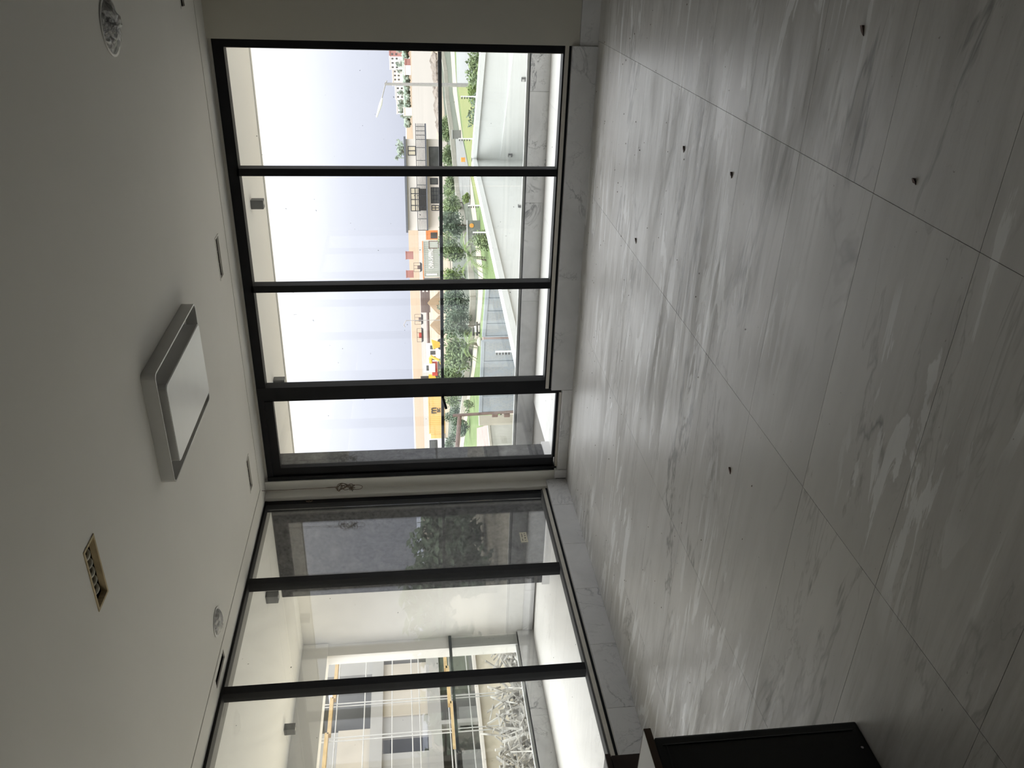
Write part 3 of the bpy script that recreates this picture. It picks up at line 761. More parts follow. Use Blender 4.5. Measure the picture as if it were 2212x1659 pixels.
strip('road', near_e, far_e, 'road', -4.0)
strip('verge', [(x+70, y) for x, y in near_e], near_e, 'verge', -4.02)
patch('lawn', [gz(x, y, -3.99) for x, y in [(989, 183), (1001, 290), (1013, 360), (1030, 440), (1080, 470), (1085, 183)]], 'lawn')
patch('forecourt', [gz(x, y, -3.985) for x, y in [(984, 60), (987, 184), (1085, 184), (1085, 60)]], 'forecourt')
patch('apron', [gz(x, y, -3.98) for x, y in [(984, 298), (1000, 302), (1015, 380), (1016, 440), (994, 440), (988, 380)]], 'grey_block')
patch('paving', [gz(x, y, -3.97) for x, y in [(1030, 925), (1052, 918), (1062, 985), (1030, 985)]], 'paving')

def polywall(b, pts, th, z0, z1):
    for p, q in zip(pts[:-1], pts[1:]): wallseg(b, (p.x, p.y), (q.x, q.y), th, z0, z1)
    return b
kp = [(957, 103), (966, 155), (970, 216), (979, 281), (985, 340), (993, 415), (1010, 500), (1020, 560), (1027, 640), (1024, 700), (1016, 780), (1009, 850), (992, 960)]
struct(obj('road_kerb', polywall(B(), [gz(x, y) for x, y in kp], .3, -4.1, -3.55), 'kerb'))
# white boundary wall with coping and a stepped lower face
A, Bp, C = gz(1041, 60, -1.2), gz(1018.5, 347, -1.2), gz(1117, 795, -1.2)
C2 = C+(C-Bp)*.35
bw = struct(empty('boundary_wall', ((A.x+Bp.x)/2, (A.y+Bp.y)/2, ZG)))
A0 = A+(A-Bp)*.3
obj('wall_face', polywall(B(), [A0, Bp, C2], .22, -4.12, -1.38), 'white_wall', bw)
obj('lower_face', polywall(B(), [A0, Bp], .34, -4.12, -2.35), 'white_wall', bw)
obj('coping', polywall(B(), [A0, Bp, C2], .42, -1.38, -1.2), 'white_wall', bw)
d1_ = (Bp-A).normalized(); n1 = Vector((d1_.y, -d1_.x, 0)); n1 = n1 if n1.y < 0 else -n1
d2_ = (C-Bp).normalized(); n2 = Vector((d2_.y, -d2_.x, 0)); n2 = n2 if n2.x > 0 else -n2
def hit(x, y, p, n):
    d = ray(x, y); t = (p-O).dot(n)/d.dot(n); return O+d*t
for (x, y), p, n, off, lab in (((1131, 170), A, n1, .172, 'small dark vent on the white boundary wall, lowest and nearest the right window jamb'),
                          ((1102, 334), A, n1, .172, 'small dark vent on the white boundary wall, just right of the first mullion'),
                          ((1124, 447), C, n2, .112, 'small dark vent on the white boundary wall, seen through the middle pane')):
    q = hit(x, y, p+n*off, n); t = empty('wall_vent', q, lab, 'vent', 'vents on the white boundary wall')
    ang = math.atan2(n.x, -n.y)
    obj('vent_box', obox(B(), (q.x+n.x*.04, q.y+n.y*.04), ang, .13, .08, q.z-.085, q.z+.085), 'spot_grey', t)
    obj('louvre', obox(B(), (q.x+n.x*.085, q.y+n.y*.085), ang, .10, .012, q.z-.03, q.z+.06), 'lamp_silver', t)
# fence posts with insulators on the coping
for i, (xt, xb, y, seg) in enumerate([(997, 1031, 209, 0), (992, 1024, 300, 0), (1000, 1029, 444, 1), (1011, 1042, 502, 1), (1064, 1103, 759, 1)]):
    base = hit(xb, y, (A, C)[seg], (n1, n2)[seg]); sc_ = (base-O).dot(fw)/F_PX
    h = (xb-xt)*sc_
    t = empty('fence_post', (base.x, base.y, -1.2),
              ['white insulator post on the boundary wall, nearest the right jamb', 'white insulator post on the boundary wall beside the lawn',
               'white insulator post on the boundary wall left of the first mullion', 'white insulator post on the boundary wall before the orange-marked block',
               'white insulator post on the boundary wall, against the blue-grey gate'][i], 'post', 'insulator posts on the boundary wall')
    obj('rod', tube(B(), [(base.x, base.y, -1.2), (base.x, base.y, -1.2+h)], .028, 6), 'post_white', t)
    for k in range(5):
        z = -1.2+h*(.25+.17*k)
        obj('insulator', tube(B(), [(base.x-.05, base.y-.03, z-.018), (base.x-.05, base.y-.03, z+.018)], .032, 8), 'insul', t)

# blue-grey steel gates
def gate(pa, pb, splits, label):
    a, b_ = gz(*pa, -1.5), gz(*pb, -1.5); d = (b_-a); L = d.length; d.normalize(); ang = math.atan2(d.y, d.x)
    nn = Vector((d.y, -d.x, 0)); nn = nn if nn.y < 0 else -nn
    t = empty('steel_gate', (a+b_)/2*Vector((1, 1, 0)).x if False else ((a.x+b_.x)/2, (a.y+b_.y)/2, ZG), label, 'gate')
    obj('frame_rail', wallseg(B(), a, b_, .10, -1.64, -1.5), 'gate', t); obj('frame_rail', wallseg(B(), a, b_, .10, -3.95, -3.8), 'gate', t)
    us = [0]+[s for s in splits]+[1]
    for u in us:
        p = a+d*L*u; obj('stile', obox(B(), (p.x, p.y), ang, .07, .09, -3.95, -1.62), 'gate', t)
    for u, v in zip(us[:-1], us[1:]):
        p, q = a+d*(L*u+.05), a+d*(L*v-.05)
        sh = obj('sheet', wallseg(B(), p, q, .03, -3.81, -1.63), 'gate', t)
        m = B(); wd = (q-p).length; r = .085; dx = r*1.9; nx = int(wd/dx); nz = int(2.0/(dx*.87))
        for iz in range(nz):
            for ix in range(nx):
                cx_ = (wd-(nx-1)*dx)/2+ix*dx+(dx/2 if iz % 2 else 0); cz = -1.78-iz*dx*.87
                if cx_ > wd-.1 or (iz//3+ix) % 4 == 3: continue
                o_ = []; i_ = []
                for k in range(6):
                    aa = PI/6+PI/3*k
                    for lst, rr_ in ((o_, r), (i_, r*.68)):
                        pt = p+d*(cx_+rr_*math.cos(aa))+nn*.022; lst.append(m.verts.new((pt.x, pt.y, cz+rr_*math.sin(aa))))
                for k in range(6): m.faces.new((o_[k], o_[(k+1) % 6], i_[(k+1) % 6], i_[k]))
        tag(obj('hexagon_motif', m, 'gate_motif', sh), kind='stuff')
gate((1050, 610), (1041.3, 726), [.28, .52, .76], 'blue-grey steel gate with hexagon relief, partly behind the white boundary wall')
gate((1039.6, 736), (1034.3, 891), [.28, .53, .77], 'blue-grey steel gate with hexagon relief, beside the rusty T-shaped post')
p, q = gz(1041, 727, -1.7), gz(1040, 735, -1.7)
struct(obj('gate_pillar', wallseg(B(), p, q, .4, -4.1, -1.75), 'paving'))

rp = empty('t_post', at_y(1100, 890, 31), 'rusty brown T-shaped steel post with a long side arm, left of the gate', 'post')
pt0, pt1 = at_y(978, 897.5, 30.5), at_y(1112, 889.5, 30.5); pb = pt1+(pt1-pt0)*.5; pb.z = max(pb.z, -4)
obj('upright', tube(B(), [pb, pt0], .065, 8), 'rust', rp)
a0, a1 = at_y(993, 899, 30.5), at_y(987, 975, 29)
obj('side_arm', tube(B(), [a0, a1], .09, 8), 'rust', rp)
for x in (1069, 1095):
    q = at_y(x, 896, 30.45); obj('bracket', boxb(q.x-.10, q.x+.06, q.y-.05, q.y+.03, q.z-.13, q.z+.13, bev=.03), 'rust', rp)
q0, q1 = at_y(1040, 898, 31.2), at_y(1040, 919, 31.0)
struct(obj('concrete_pillar', wallseg(B(), q0, q1, .35, -4.1, at_y(1035, 908, 31).z), 'kerb'))
ra, rb = gz(1051, 903, -2.0), gz(1060, 985, -2.0)
yw = struct(empty('yard_wall', ((ra.x+rb.x)/2, (ra.y+rb.y)/2, ZG)))
obj('wall_face', wallseg(B(), ra, rb, .25, -4.1, -2.1), 'render_wall', yw); obj('coping', wallseg(B(), ra, rb, .34, -2.1, -2.0), 'kerb', yw)

# ------------------------------------------------------------------ things placed by a facing box: (top x, bottom x, right y, left y, depth)
def frame_at(xt, xb, ya, yb, Y):
    l, r = at_y((xt+xb)/2, yb, Y), at_y((xt+xb)/2, ya, Y)
    c = (l+r)/2; h = Vector((c.x, c.y, 0)).normalized(); rv = Vector((h.y, -h.x, 0))
    W = abs((r-l).dot(rv)); z1, z0 = at_y(xt, (ya+yb)/2, Y).z, at_y(xb, (ya+yb)/2, Y).z
    return c, rv, h, W, z0, z1
class Fr:
    """local frame: u to the right from the left edge, v away from the viewer, z up; lengths in metres"""
    def __init__(s, xt, xb, ya, yb, Y, z0=None):
        s.c, s.r, s.h, s.W, s.z0, s.z1 = frame_at(xt, xb, ya, yb, Y)
        if z0 is not None: s.z0 = z0
        s.H = s.z1-s.z0; s.ang = math.atan2(s.r.y, s.r.x); s.o = Vector((s.c.x, s.c.y, 0))-s.r*(s.W/2)
        s.base = (s.c.x, s.c.y, s.z0); s.xt, s.xb, s.ya, s.yb, s.Y = xt, xb, ya, yb, Y
    def p(s, u, v, z): q = s.o+s.r*u+s.h*v; return Vector((q.x, q.y, z))
    def box(s, b, u0, u1, v0, v1, z0, z1):
        q = s.p((u0+u1)/2, (v0+v1)/2, 0); return obox(b, (q.x, q.y), s.ang, abs(u1-u0), abs(v1-v0), z0, z1)
    def u(s, y): return (s.yb-y)/(s.yb-s.ya)*s.W
    def z(s, x): return s.z1+(s.xt-x)/(s.xb-s.xt)*(s.z1-(at_y(s.xb, (s.ya+s.yb)/2, s.Y).z))

def shore(x, y, z=ZG): return gz(x, y, z).y

# office building with a railed gallery
f = Fr(874, 966, 299, 496, 112)
ob_ = empty('office_building', f.base, 'beige two-storey site office with dark roof edge and a railed gallery', 'building')
obj('walls', f.box(B(), 0, f.W, 0, 7, -4.1, f.z(879)), 'office_wall', ob_)
obj('roof', f.box(B(), -.3, f.W+.3, -.5, 7.4, f.z(879), f.z(874.5)), 'office_roof', ob_)
obj('gallery_floor', f.box(B(), 0, f.W+1.9, -1.3, 0, f.z(922.5), f.z(920)), 'office_roof', ob_)
for xt, xb, ya, yb, m, nm, nn in ((883, 900, 314, 334, 'office_pane', 1, 0), (886, 906, 403, 454, 'office_pane', 3, 1), (928, 951, 315, 362, 'dark_pane', 0, 0),
                          (929, 946, 382, 396, 'dark_pane', 0, 0), (930, 948, 402, 437, 'dark_pane', 3, 2), (931, 948, 441, 453, 'office_pane', 1, 1)):
    wn = obj('window', f.box(B(), f.u(yb), f.u(ya), -.06, .02, f.z(xb), f.z(xt)), 'rail_dark', ob_)
    obj('pane', f.box(B(), f.u(yb)+.1, f.u(ya)-.1, -.09, -.04, f.z(xb)+.1, f.z(xt)-.1), m, wn)
    for k in range(nm):
        u = f.u(yb)+(f.u(ya)-f.u(yb))*(k+1)/(nm+1); obj('glazing_bar', f.box(B(), u-.05, u+.05, -.12, -.05, f.z(xb), f.z(xt)), 'rail_dark', wn)
    for k in range(nn):
        z = f.z(xb)+(f.z(xt)-f.z(xb))*(k+1)/(nn+1); obj('glazing_bar', f.box(B(), f.u(yb), f.u(ya), -.12, -.05, z-.05, z+.05), 'rail_dark', wn)
rl = obj('gallery_railing', tube(B(), [f.p(0, -1.25, f.z(900.5)), f.p(f.W+1.9, -1.25, f.z(900.5))], .05, 5), 'rail_dark', ob_)
for k in range(6):
    z = f.z(919.5-3.1*k); obj('bar', tube(B(), [f.p(0, -1.25, z), f.p(f.W+1.9, -1.25, z)], .035, 5), 'rail_dark', rl)
for y in (495, 470, 444, 420, 397, 370, 345, 318, 301, 292, 283, 274):
    u = f.u(y); obj('baluster', tube(B(), [f.p(u, -1.25, f.z(920)), f.p(u, -1.25, f.z(900.5))], .04, 5), 'rail_dark', rl)
tp = tag(obj('tarpaulin', f.box(B(), f.u(452), f.u(405), -1.20, -.5, f.z(919.8), f.z(903)), 'machine_dark'), 'dark tarpaulin hump on the gallery of the site office, before its wider window', 'tarpaulin')

def container(xt, xb, ya, yb, Y, m, label, dep=2.6, group='shipping containers in the yard'):
    f = Fr(xt, xb, ya, yb, Y, -4.04 if xb > 940 else None)
    t = empty('shipping_container', f.base, label, 'container', group)
    obj('box', f.box(B(), .05, f.W-.05, .05, dep, f.z0+.15, f.z1-.05), m, t)
    n = max(6, int(f.W/.32)); b = B()
    for k in range(n): f.box(b, (k+.2)*f.W/n, (k+.75)*f.W/n, .0, .05, f.z0+.3, f.z1-.2)
    tag(obj('corrugation', b, m, t), kind='stuff')
    for z in (f.z0, f.z1-.16): obj('rail', f.box(B(), 0, f.W, -.03, .1, z, z+.16), m, t)
    for u in (0, f.W-.16): obj('corner_post', f.box(B(), u, u+.16, -.04, .12, f.z0, f.z1), m, t)
    return f, t
f, t = container(915, 948, 520, 598, 140, 'c_grey', 'grey-green shipping container lettered in white, left of the site office')
q = f.p(f.u(558.5), -.07, f.z(931.5)); text('lettering', 'CHINA SHIPPING', 1.15, 'white_letter', upright(q, -f.h), t, .02, 1.0, True, width=f.u(537.5)-f.u(580))
for k in range(6):
    q = f.p(f.u(592.5), -.06, f.z(922+3.9*k)); obj('marking', obox(B(), (q.x, q.y), f.ang, .32, .02, q.z-.14, q.z+.14), 'white_letter', t)
fr = Fr(926, 948, 520, 537, 136)
t = empty('steel_cage', fr.base, 'rusty open frame cage standing in front of the lettered grey container', 'cage')
for u in (0, fr.W-.12): obj('cage_post', fr.box(B(), u, u+.12, 0, .12, fr.z0, fr.z1), 'rust', t)
for z in (fr.z0, fr.z1-.12): obj('cage_bar', fr.box(B(), 0, fr.W, 0, .12, z, z+.12), 'rust', t)
obj('cage_panel', fr.box(B(), .1, fr.W-.1, .05, .09, fr.z0+.1, fr.z1-.1), 'c_grey', t)
container(915.5, 948, 600, 618, 143, 'grey_block', 'pale grey container half hidden by a window mullion')
container(913, 917, 520, 620, 152, 'c_orange', 'long orange container roof behind the lettered grey one')
f, t = container(920, 950, 497, 518, 150, 'c_orange', 'orange container with a dark opening beside the site office')
obj('opening', f.box(B(), f.W*.15, f.W*.75, -.08, -.04, f.z0+.1, f.z0+f.H*.6), 'machine_dark', t)  # flat dark box painted in for the shaded inside of the opening
f, t = container(925.5, 962, 838, 936, 126, 'c_yellow', 'yellow shipping container with a black carrier logo, seen through the door')
q = f.p(f.u(886), -.06, f.z(935.5)); text('lettering', 'm', 1.8, 'black_letter', upright(q, -f.h), t, .02, 1.0, True, width=f.u(879.5)-f.u(892))
q = f.p(f.u(885.5), -.06, f.z(946.5)); text('lettering', 'sc', 1.15, 'black_letter', upright(q, -f.h), t, .02, .9, True, width=f.u(880.5)-f.u(890))
# end wall of the yellow container
obj('door', f.box(B(), -1.1, -.02, .2, 2.4, f.z0+.2, f.z1-.3), 'c_yellow', t)

f = Fr(908.5, 929, 626, 675, 150)
t = empty('beam_stack', f.base, 'stack of long dark brown steel beams in the yard', 'beams')
for k in range(5):
    for j in range(2): obj('beam', f.box(B(), 0, f.W-.4*(k % 2), j*1.1, j*1.1+.95, f.z0+f.H*k/5, f.z0+f.H*(k+.86)/5), 'c_brown', t)
f = Fr(921.5, 928, 672, 742, 152)
tag(obj('steel_pipe', tube(B(), [f.p(0, 0, (f.z0+f.z1)/2), f.p(f.W, 0, (f.z0+f.z1)/2)], f.H/2, 10), 'c_brown'), 'long brown pipe lying at the water edge beyond the trees', 'pipe')

def mound(name, xt, xb, ya, yb, Y, m, label, cat):
    f = Fr(xt, xb, ya, yb, Y, -4.06); b = B(); n = 22; rg = []
    for j in range(7):
        q = 1-j/6; row = []
        for k in range(n):
            a = 2*PI*k/n; rr_ = q*(1+.18*mnoise.noise((math.cos(a)*2+Y, math.sin(a)*2, j*.3)))
            p = f.p(f.W/2+f.W/2*rr_*math.cos(a), f.W*.3*rr_*math.sin(a)+f.W*.3, f.z0+f.H*(1-q**1.15)); row.append(b.verts.new(p))
        rg.append(row)
    for A_, C_ in zip(rg[:-1], rg[1:]):
        for k in range(n): b.faces.new((A_[k], A_[(k+1) % n], C_[(k+1) % n], C_[k]))
    bmesh.ops.remove_doubles(b, verts=b.verts, dist=.001); bmesh.ops.recalc_face_normals(b, faces=b.faces)
    return tag(obj(name, b, m), label, cat)
mound('sand_heap', 923.5, 950, 629, 680, 142, 'sand', 'tall heap of orange sand in front of the brown beams', 'heap')
mound('sand_heap', 929, 955, 680, 725, 140, 'sand', 'lower heap of orange sand beside the yellow dumper', 'heap')

# yellow dumper, office cabin, excavator, loader
f = Fr(932, 950, 733, 754, 130, -4.05)
t = empty('dumper', f.base, 'yellow dumper with a deep skip, left of the lower sand heap', 'vehicle')
b = B(); z0, z1 = f.z0+f.H*.28, f.z1
v = [b.verts.new(f.p(u, w_, z)) for u, w_, z in ((.3, 0, z0), (f.W-.5, 0, z0), (f.W, 0, z1), (0, 0, z1-.3), (.3, 2.2, z0), (f.W-.5, 2.2, z0), (f.W, 2.2, z1), (0, 2.2, z1-.3))]
for q in ((0,1,2,3), (4,7,6,5), (0,4,5,1), (1,5,6,2), (0,3,7,4), (2,6,7,3)): b.faces.new([v[i] for i in q])
bmesh.ops.recalc_face_normals(b, faces=b.faces); obj('skip', b, 'yellow', t)
for u in (.18, .8):
    for w_ in (.1, 1.7): obj('wheel', tube(B(), [f.p(f.W*u, w_, f.z0+.45), f.p(f.W*u, w_+.4, f.z0+.45)], .45, 14), 'machine_dark', t)
for k in range(3): obj('rib', f.box(B(), f.W*(.25+.22*k), f.W*(.29+.22*k), -.08, 0, z0+.05, z1-.3), 'yellow', t)
f = Fr(922, 940, 741, 783, 134, -4.05)
t = empty('site_cabin', f.base, 'white site cabin with a row of dark windows, right of the white excavator', 'cabin')
obj('shell', f.box(B(), 0, f.W, 0, 2.6, f.z0, f.z1), 'white_paint', t)
for k in range(3): obj('window', f.box(B(), f.W*(.12+.28*k), f.W*(.32+.28*k), -.05, .02, f.z0+f.H*.45, f.z1-f.H*.22), 'dark_pane', t)
f = Fr(916, 950, 781, 808, 128, -4.05)
t = empty('excavator', f.base, 'white excavator with a folded yellow arm beyond the trees', 'vehicle')
obj('cab', boxb(0, 0, 0, 0, 0, 0) if False else f.box(B(), f.W*.15, f.W*.85, 0, 2.2, f.z0+1.5, f.z1), 'white_paint', t)
obj('cab_window', f.box(B(), f.W*.28, f.W*.7, -.05, .05, f.z0+2.6, f.z1-.4), 'dark_pane', t)
obj('engine_cover', f.box(B(), -.3, f.W, .3, 2.6, f.z0+1.1, f.z0+2.0), 'red_paint', t)
for w_ in (0, 2.0): obj('track', tube(B(), [f.p(0, w_, f.z0+.5), f.p(f.W, w_, f.z0+.5)], .5, 10), 'machine_dark', t)
obj('boom', tube(B(), [f.p(f.W*.9, .2, f.z0+2.2), f.p(f.W*1.25, -.3, f.z(930)), f.p(f.W*1.45, -.5, f.z(934))], .3, 6), 'yellow', t)
obj('dipper', tube(B(), [f.p(f.W*1.4, -.5, f.z(932)), f.p(f.W*1.15, -.7, f.z(945)), f.p(f.W*.95, -.8, f.z0+.3)], .24, 6), 'yellow', t)
obj('bucket', f.box(B(), f.W*.75, f.W*1.0, -1.2, -.4, f.z0, f.z0+.7), 'yellow', t)
f = Fr(909, 945, 809, 824, 138, -4.05)
t = empty('wheel_loader', f.base, 'orange-brown wheel loader next to the thick black mullion', 'vehicle')
obj('body', f.box(B(), 0, f.W, .2, 2.0, f.z0+.8, f.z0+f.H*.62), 'yellow', t); obj('cab', f.box(B(), f.W*.35, f.W*.8, .4, 1.8, f.z0+f.H*.62, f.z1), 'machine_dark', t)
for u in (.15, .85): obj('wheel', tube(B(), [f.p(f.W*u, 0, f.z0+.6), f.p(f.W*u, .5, f.z0+.6)], .6, 14), 'machine_dark', t)
f = Fr(925, 962, 947, 985, 118, -4.05)
t = empty('site_hut', f.base, 'white site hut with one dark-framed window, left of the yellow container', 'cabin')
obj('shell', f.box(B(), 0, f.W, 0, 3, f.z0, f.z(930)), 'white_paint', t); obj('window', f.box(B(), f.W*.35, f.W*.92, -.08, .02, f.z(945), f.z(928)), 'rail_dark', t)
obj('pane', f.box(B(), f.W*.40, f.W*.87, -.12, -.05, f.z(943.5), f.z(929.5)), 'dark_pane', t)

# roadside bits
def block(name, xt, xb, ya, yb, m, label, cat, dep=1.0, extra=None):
    Y = gz(xb, (ya+yb)/2).y; f = Fr(xt, xb, ya, yb, Y, -4.02)
    t = empty(name, f.base, label, cat); obj('block', f.box(B(), 0, f.W, 0, dep, f.z0, f.z1-.06), m, t); obj('lid', f.box(B(), -.05, f.W+.05, -.05, dep+.05, f.z1-.06, f.z1), m, t)
    return f, t
block('utility_box', 977, 996, 281, 300, 'grey_block', 'grey concrete box by the road, in front of the right end of the site office', 'box')
f, t = block('utility_box', 1010, 1037, 476, 529, 'grey_block', 'wide grey roadside box with an orange mark, behind the boundary wall', 'box')
q = f.p(f.u(487), -.02, f.z(1019)); obj('orange_mark', tube(B(), [q, q-f.h*.03], .17, 12), 'orange_mark', t)
block('utility_box', 998, 1013, 424, 434, 'spot_grey', 'small dark box standing on the road kerb left of the first mullion', 'box', .5)
f = Fr(996, 1005, 340, 350, gz(1005, 345).y, -4.0)
tag(obj('barrel', tube(B(), [f.p(f.W/2, 0, f.z0), f.p(f.W/2, 0, f.z1)], f.W/2, 12), 'orange_mark'), 'orange barrel at the edge of the lawn, just right of the first mullion', 'barrel')
f = Fr(1021, 1037, 695, 725, gz(1037, 710).y, -4.0)
t = empty('handcart', f.base, 'small black handcart with a white crate by the roadside under the trees', 'cart')
obj('bed', f.box(B(), 0, f.W, 0, .6, f.z0+f.H*.25, f.z0+f.H*.5), 'machine_dark', t); obj('crate', f.box(B(), f.W*.25, f.W*.7, -.02, .5, f.z0+f.H*.5, f.z0+f.H*.72), 'white_paint', t)
obj('canopy', f.box(B(), 0, f.W*.6, .1, .6, f.z0+f.H*.72, f.z1), 'machine_dark', t)
for u in (.2, .8): obj('wheel', tube(B(), [f.p(f.W*u, 0, f.z0+f.H*.14), f.p(f.W*u, .08, f.z0+f.H*.14)], f.H*.14, 12), 'insul', t)
p = gz(1041, 738); b = B(); bmesh.ops.create_icosphere(b, subdivisions=2, radius=.3, matrix=Matrix.Translation((p.x, p.y, p.z+.16)) @ Matrix.Diagonal((1.3, .8, .8, 1)))
for v in b.verts: v.co += v.co.normalized()*0+Vector((mnoise.noise(v.co*3), mnoise.noise(v.co*3+Vector((5, 0, 0))), 0))*.06
tag(obj('boulder', b, 'kerb'), 'pale boulder lying on the road edge beside the handcart', 'rock')

# street lamp and a thin mast
b0 = gz(1012, 184); Yl = b0.y; top = at_y(831, 183.5, Yl)
t = empty('street_lamp', b0, 'tall grey street lamp with one slanting arm, seen through the right pane', 'lamp')
obj('pole', tube(B(), [(b0.x, b0.y, -4.05), (b0.x, b0.y, top.z)], [.17, .11], 8), 'lamp_pole', t)
obj('arm', tube(B(), [at_y(835.5, 174, Yl), at_y(832, 183.5, Yl), at_y(824, 216, Yl)], .045, 6), 'lamp_pole', t)
obj('lantern', tube(B(), [at_y(825.5, 212, Yl), at_y(822, 226, Yl), at_y(813.5, 253, Yl)], [.07, .13, .06], 8), 'white_paint', t)
p0, p1 = at_y(962, 691, 120), at_y(877, 692.5, 120)
t = empty('mast', (p0.x, p0.y, -4.0), 'very thin dark mast with two short aerials rising before the lagoon', 'mast')
obj('pole', tube(B(), [(p0.x, p0.y, -4.05), (p0.x, p0.y, p1.z)], .06, 5), 'lamp_pole', t)
obj('aerial', tube(B(), [p1, at_y(872, 702, 120), at_y(875, 707, 120)], .06, 4), 'lamp_pole', t)

# ------------------------------------------------------------------ trees and bushes, each one of its own
def leafcloud(b, c, rx, ry, rz, n, size, rnd):
    lobes = [(Vector((rnd.uniform(-.55, .55)*rx, rnd.uniform(-.55, .55)*ry, rnd.uniform(-.5, .6)*rz)), rnd.uniform(.38, .62)) for _ in range(9)]
    for _ in range(n):
        lc, lr = rnd.choice(lobes)
        d = Vector((rnd.gauss(0, 1), rnd.gauss(0, 1), rnd.gauss(0, 1))).normalized()*(rnd.random()**.4)*lr
        p = c+lc+Vector((d.x*rx, d.y*ry, d.z*rz))
        a = Vector((rnd.gauss(0, 1), rnd.gauss(0, 1), rnd.gauss(0, .7))).normalized(); s = a.orthogonal().normalized()
        L = size*rnd.uniform(.7, 1.3)
        vs = [b.verts.new(p+q) for q in (a*L*.5, s*L*.28, -a*L*.5, -s*L*.28)]
        b.faces.new(vs)
TREES = [  # top x, base x, y centre, half width px, material, label
    (949, 974, 278, 24, 'leaf', 'small green bush before the right end of the site office'),
    (954, 980, 335, 22, 'leaf', 'low green bush in front of the dark ground-floor window of the office'),
    (956, 990, 398, 22, 'leaf', 'loose green bush just left of the first mullion beyond the road'),
    (957, 1000, 438, 24, 'leaf', 'dense green tree beyond the two blocks at the road'),
    (953, 1010, 487, 27, 'leaf_dark', 'dark bluish green tree behind the orange-marked box'),
    (956, 1016, 541, 29, 'leaf', 'broad soft green tree behind the nearer palm'),
    (957, 1004, 602, 25, 'leaf_yellow', 'yellowish green tree behind the second mullion'),
    (953, 1016, 650, 28, 'leaf_dark', 'dark green tree beyond the gate, just left of the second mullion'),
    (957, 1026, 704, 26, 'leaf_dark', 'dark green tree above the handcart'),
    (955, 1018, 770, 34, 'leaf', 'grey-green spreading tree left of the farther palm'),
    (952, 1012, 822, 30, 'leaf', 'grey-green tree next to the thick black mullion'),
    (958, 996, 866, 16, 'leaf', 'soft green tree behind the door lever'),
    (961, 996, 897, 17, 'leaf_dark', 'small dark round tree above the arm of the rusty post'),
    (978, 1014, 922, 20, 'leaf_dark', 'small dark round tree below the arm of the rusty post'),
    (962, 992, 955, 16, 'leaf_dark', 'small dark tree beside the stone column'),
    (1004, 1024, 878, 12, 'leaf', 'small leafy sapling on the verge above the gate'),
    (1000, 1062, 152, 44, 'leaf', 'large rounded bush rising behind the right end of the boundary wall'),
    (1003, 1055, 232, 40, 'leaf_dark', 'dark green bush behind the boundary wall, left of the large rounded one'),
    (1012, 1062, 197, 24, 'leaf_yellow', 'yellowish bush between the two bushes behind the boundary wall'),
    (1024, 1052, 520, 22, 'leaf', 'low green shrub under the orange-marked box, against the boundary wall'),
    (1000, 1016, 428, 10, 'leaf_yellow', 'small yellow-green weed clump on the grey apron'),
]
for i, (xt, xb, y, hw, m, lab) in enumerate(TREES):
    rnd = random.Random(100+i); base = gz(xb, y) if xb < 1040 else None
    if base is None:
        base = gz(1030, y) ; base = at_y(1030, y, {152: 45, 232: 48, 197: 56}.get(y, 44)); base.z = -4.0
    Y = base.y; top = at_y(xt, y, Y); l, r = at_y(xt, y+hw, Y), at_y(xt, y-hw, Y); R2 = (r-l).length/2
    H = top.z-base.z
    t = empty('bush' if H < 2.4 else 'tree', base, lab, 'bush' if H < 2.4 else 'tree', 'trees and bushes beyond the wall')
    obj('trunk', tube(B(), [base, base+Vector((.05, 0, H*.3)), base+Vector((.12, 0, H*.65))], [max(.04, R2*.06), R2*.045, R2*.02], 6), 'bark', t)
    b = B(); c = base+Vector((0, 0, H*.54))
    leafcloud(b, c, R2*1.25, R2*.9, H*.56, 2000 if hw > 18 else 800, max(.16, R2*.18), rnd)
    obj('crown', b, m, t)
for i in range(11):
    a = math.radians(24+3.7*i); D_ = 60 if i % 2 else 69; rnd = random.Random(900+i); base = Vector((-9.8+D_*math.sin(a), D_*math.cos(a), -4.0))
    t = empty('tree', base, 'tall dense dark tree of the row mirrored in the left glazing', 'tree', 'dark trees mirrored in the left glazing')
    obj('trunk', tube(B(), [base, base+Vector((0, 0, 4))], [.2, .12], 6), 'bark', t)
    b = B(); hh = 3.1+.35*rnd.random(); leafcloud(b, base+Vector((0, 0, hh)), 3.0, 3.0, hh, 1500, .8, rnd); obj('crown', b, 'leaf_dark', t)
def palm(xc, xb, y, yb, span, lab, seed):
    rnd = random.Random(seed); base = gz(xb, yb); Y = base.y; crown = at_y(xc, y, Y)
    t = empty('palm', base, lab, 'palm', 'palms by the road')
    obj('trunk', tube(B(), [base, base.lerp(crown, .5)+Vector((.04, 0, 0)), crown], [.16, .12, .10], 8), 'bark', t)
    for k in range(13):
        a = 2*PI*k/13+rnd.uniform(-.2, .2); L = span*rnd.uniform(.8, 1.1); lift = rnd.uniform(.5, 1.25)
        pts = []
        for s in range(9):
            q = s/8; pts.append(crown+Vector((math.cos(a)*L*q*.9, math.sin(a)*L*q*.9, L*(lift*q-.95*q*q*(1.3 if lift < .8 else .9)))))
        b = B(); tube(b, pts, .02, 4)
        for s in range(1, 8):
            for sg in (-1, 1):
                for w_ in (0, .5):
                    p = pts[s].lerp(pts[s+1], w_); d = (pts[s+1]-pts[s]).normalized(); sd = d.cross(Vector((0, 0, 1))).normalized()*sg
                    tip = p+(sd*.8+d*.6+Vector((0, 0, -.25)))*.55*(1-.6*s/8)
                    b.faces.new([b.verts.new(x_) for x_ in (p, p+d*.07, tip)])
        obj('frond', b, 'leaf_yellow' if k % 3 == 0 else 'leaf', t)
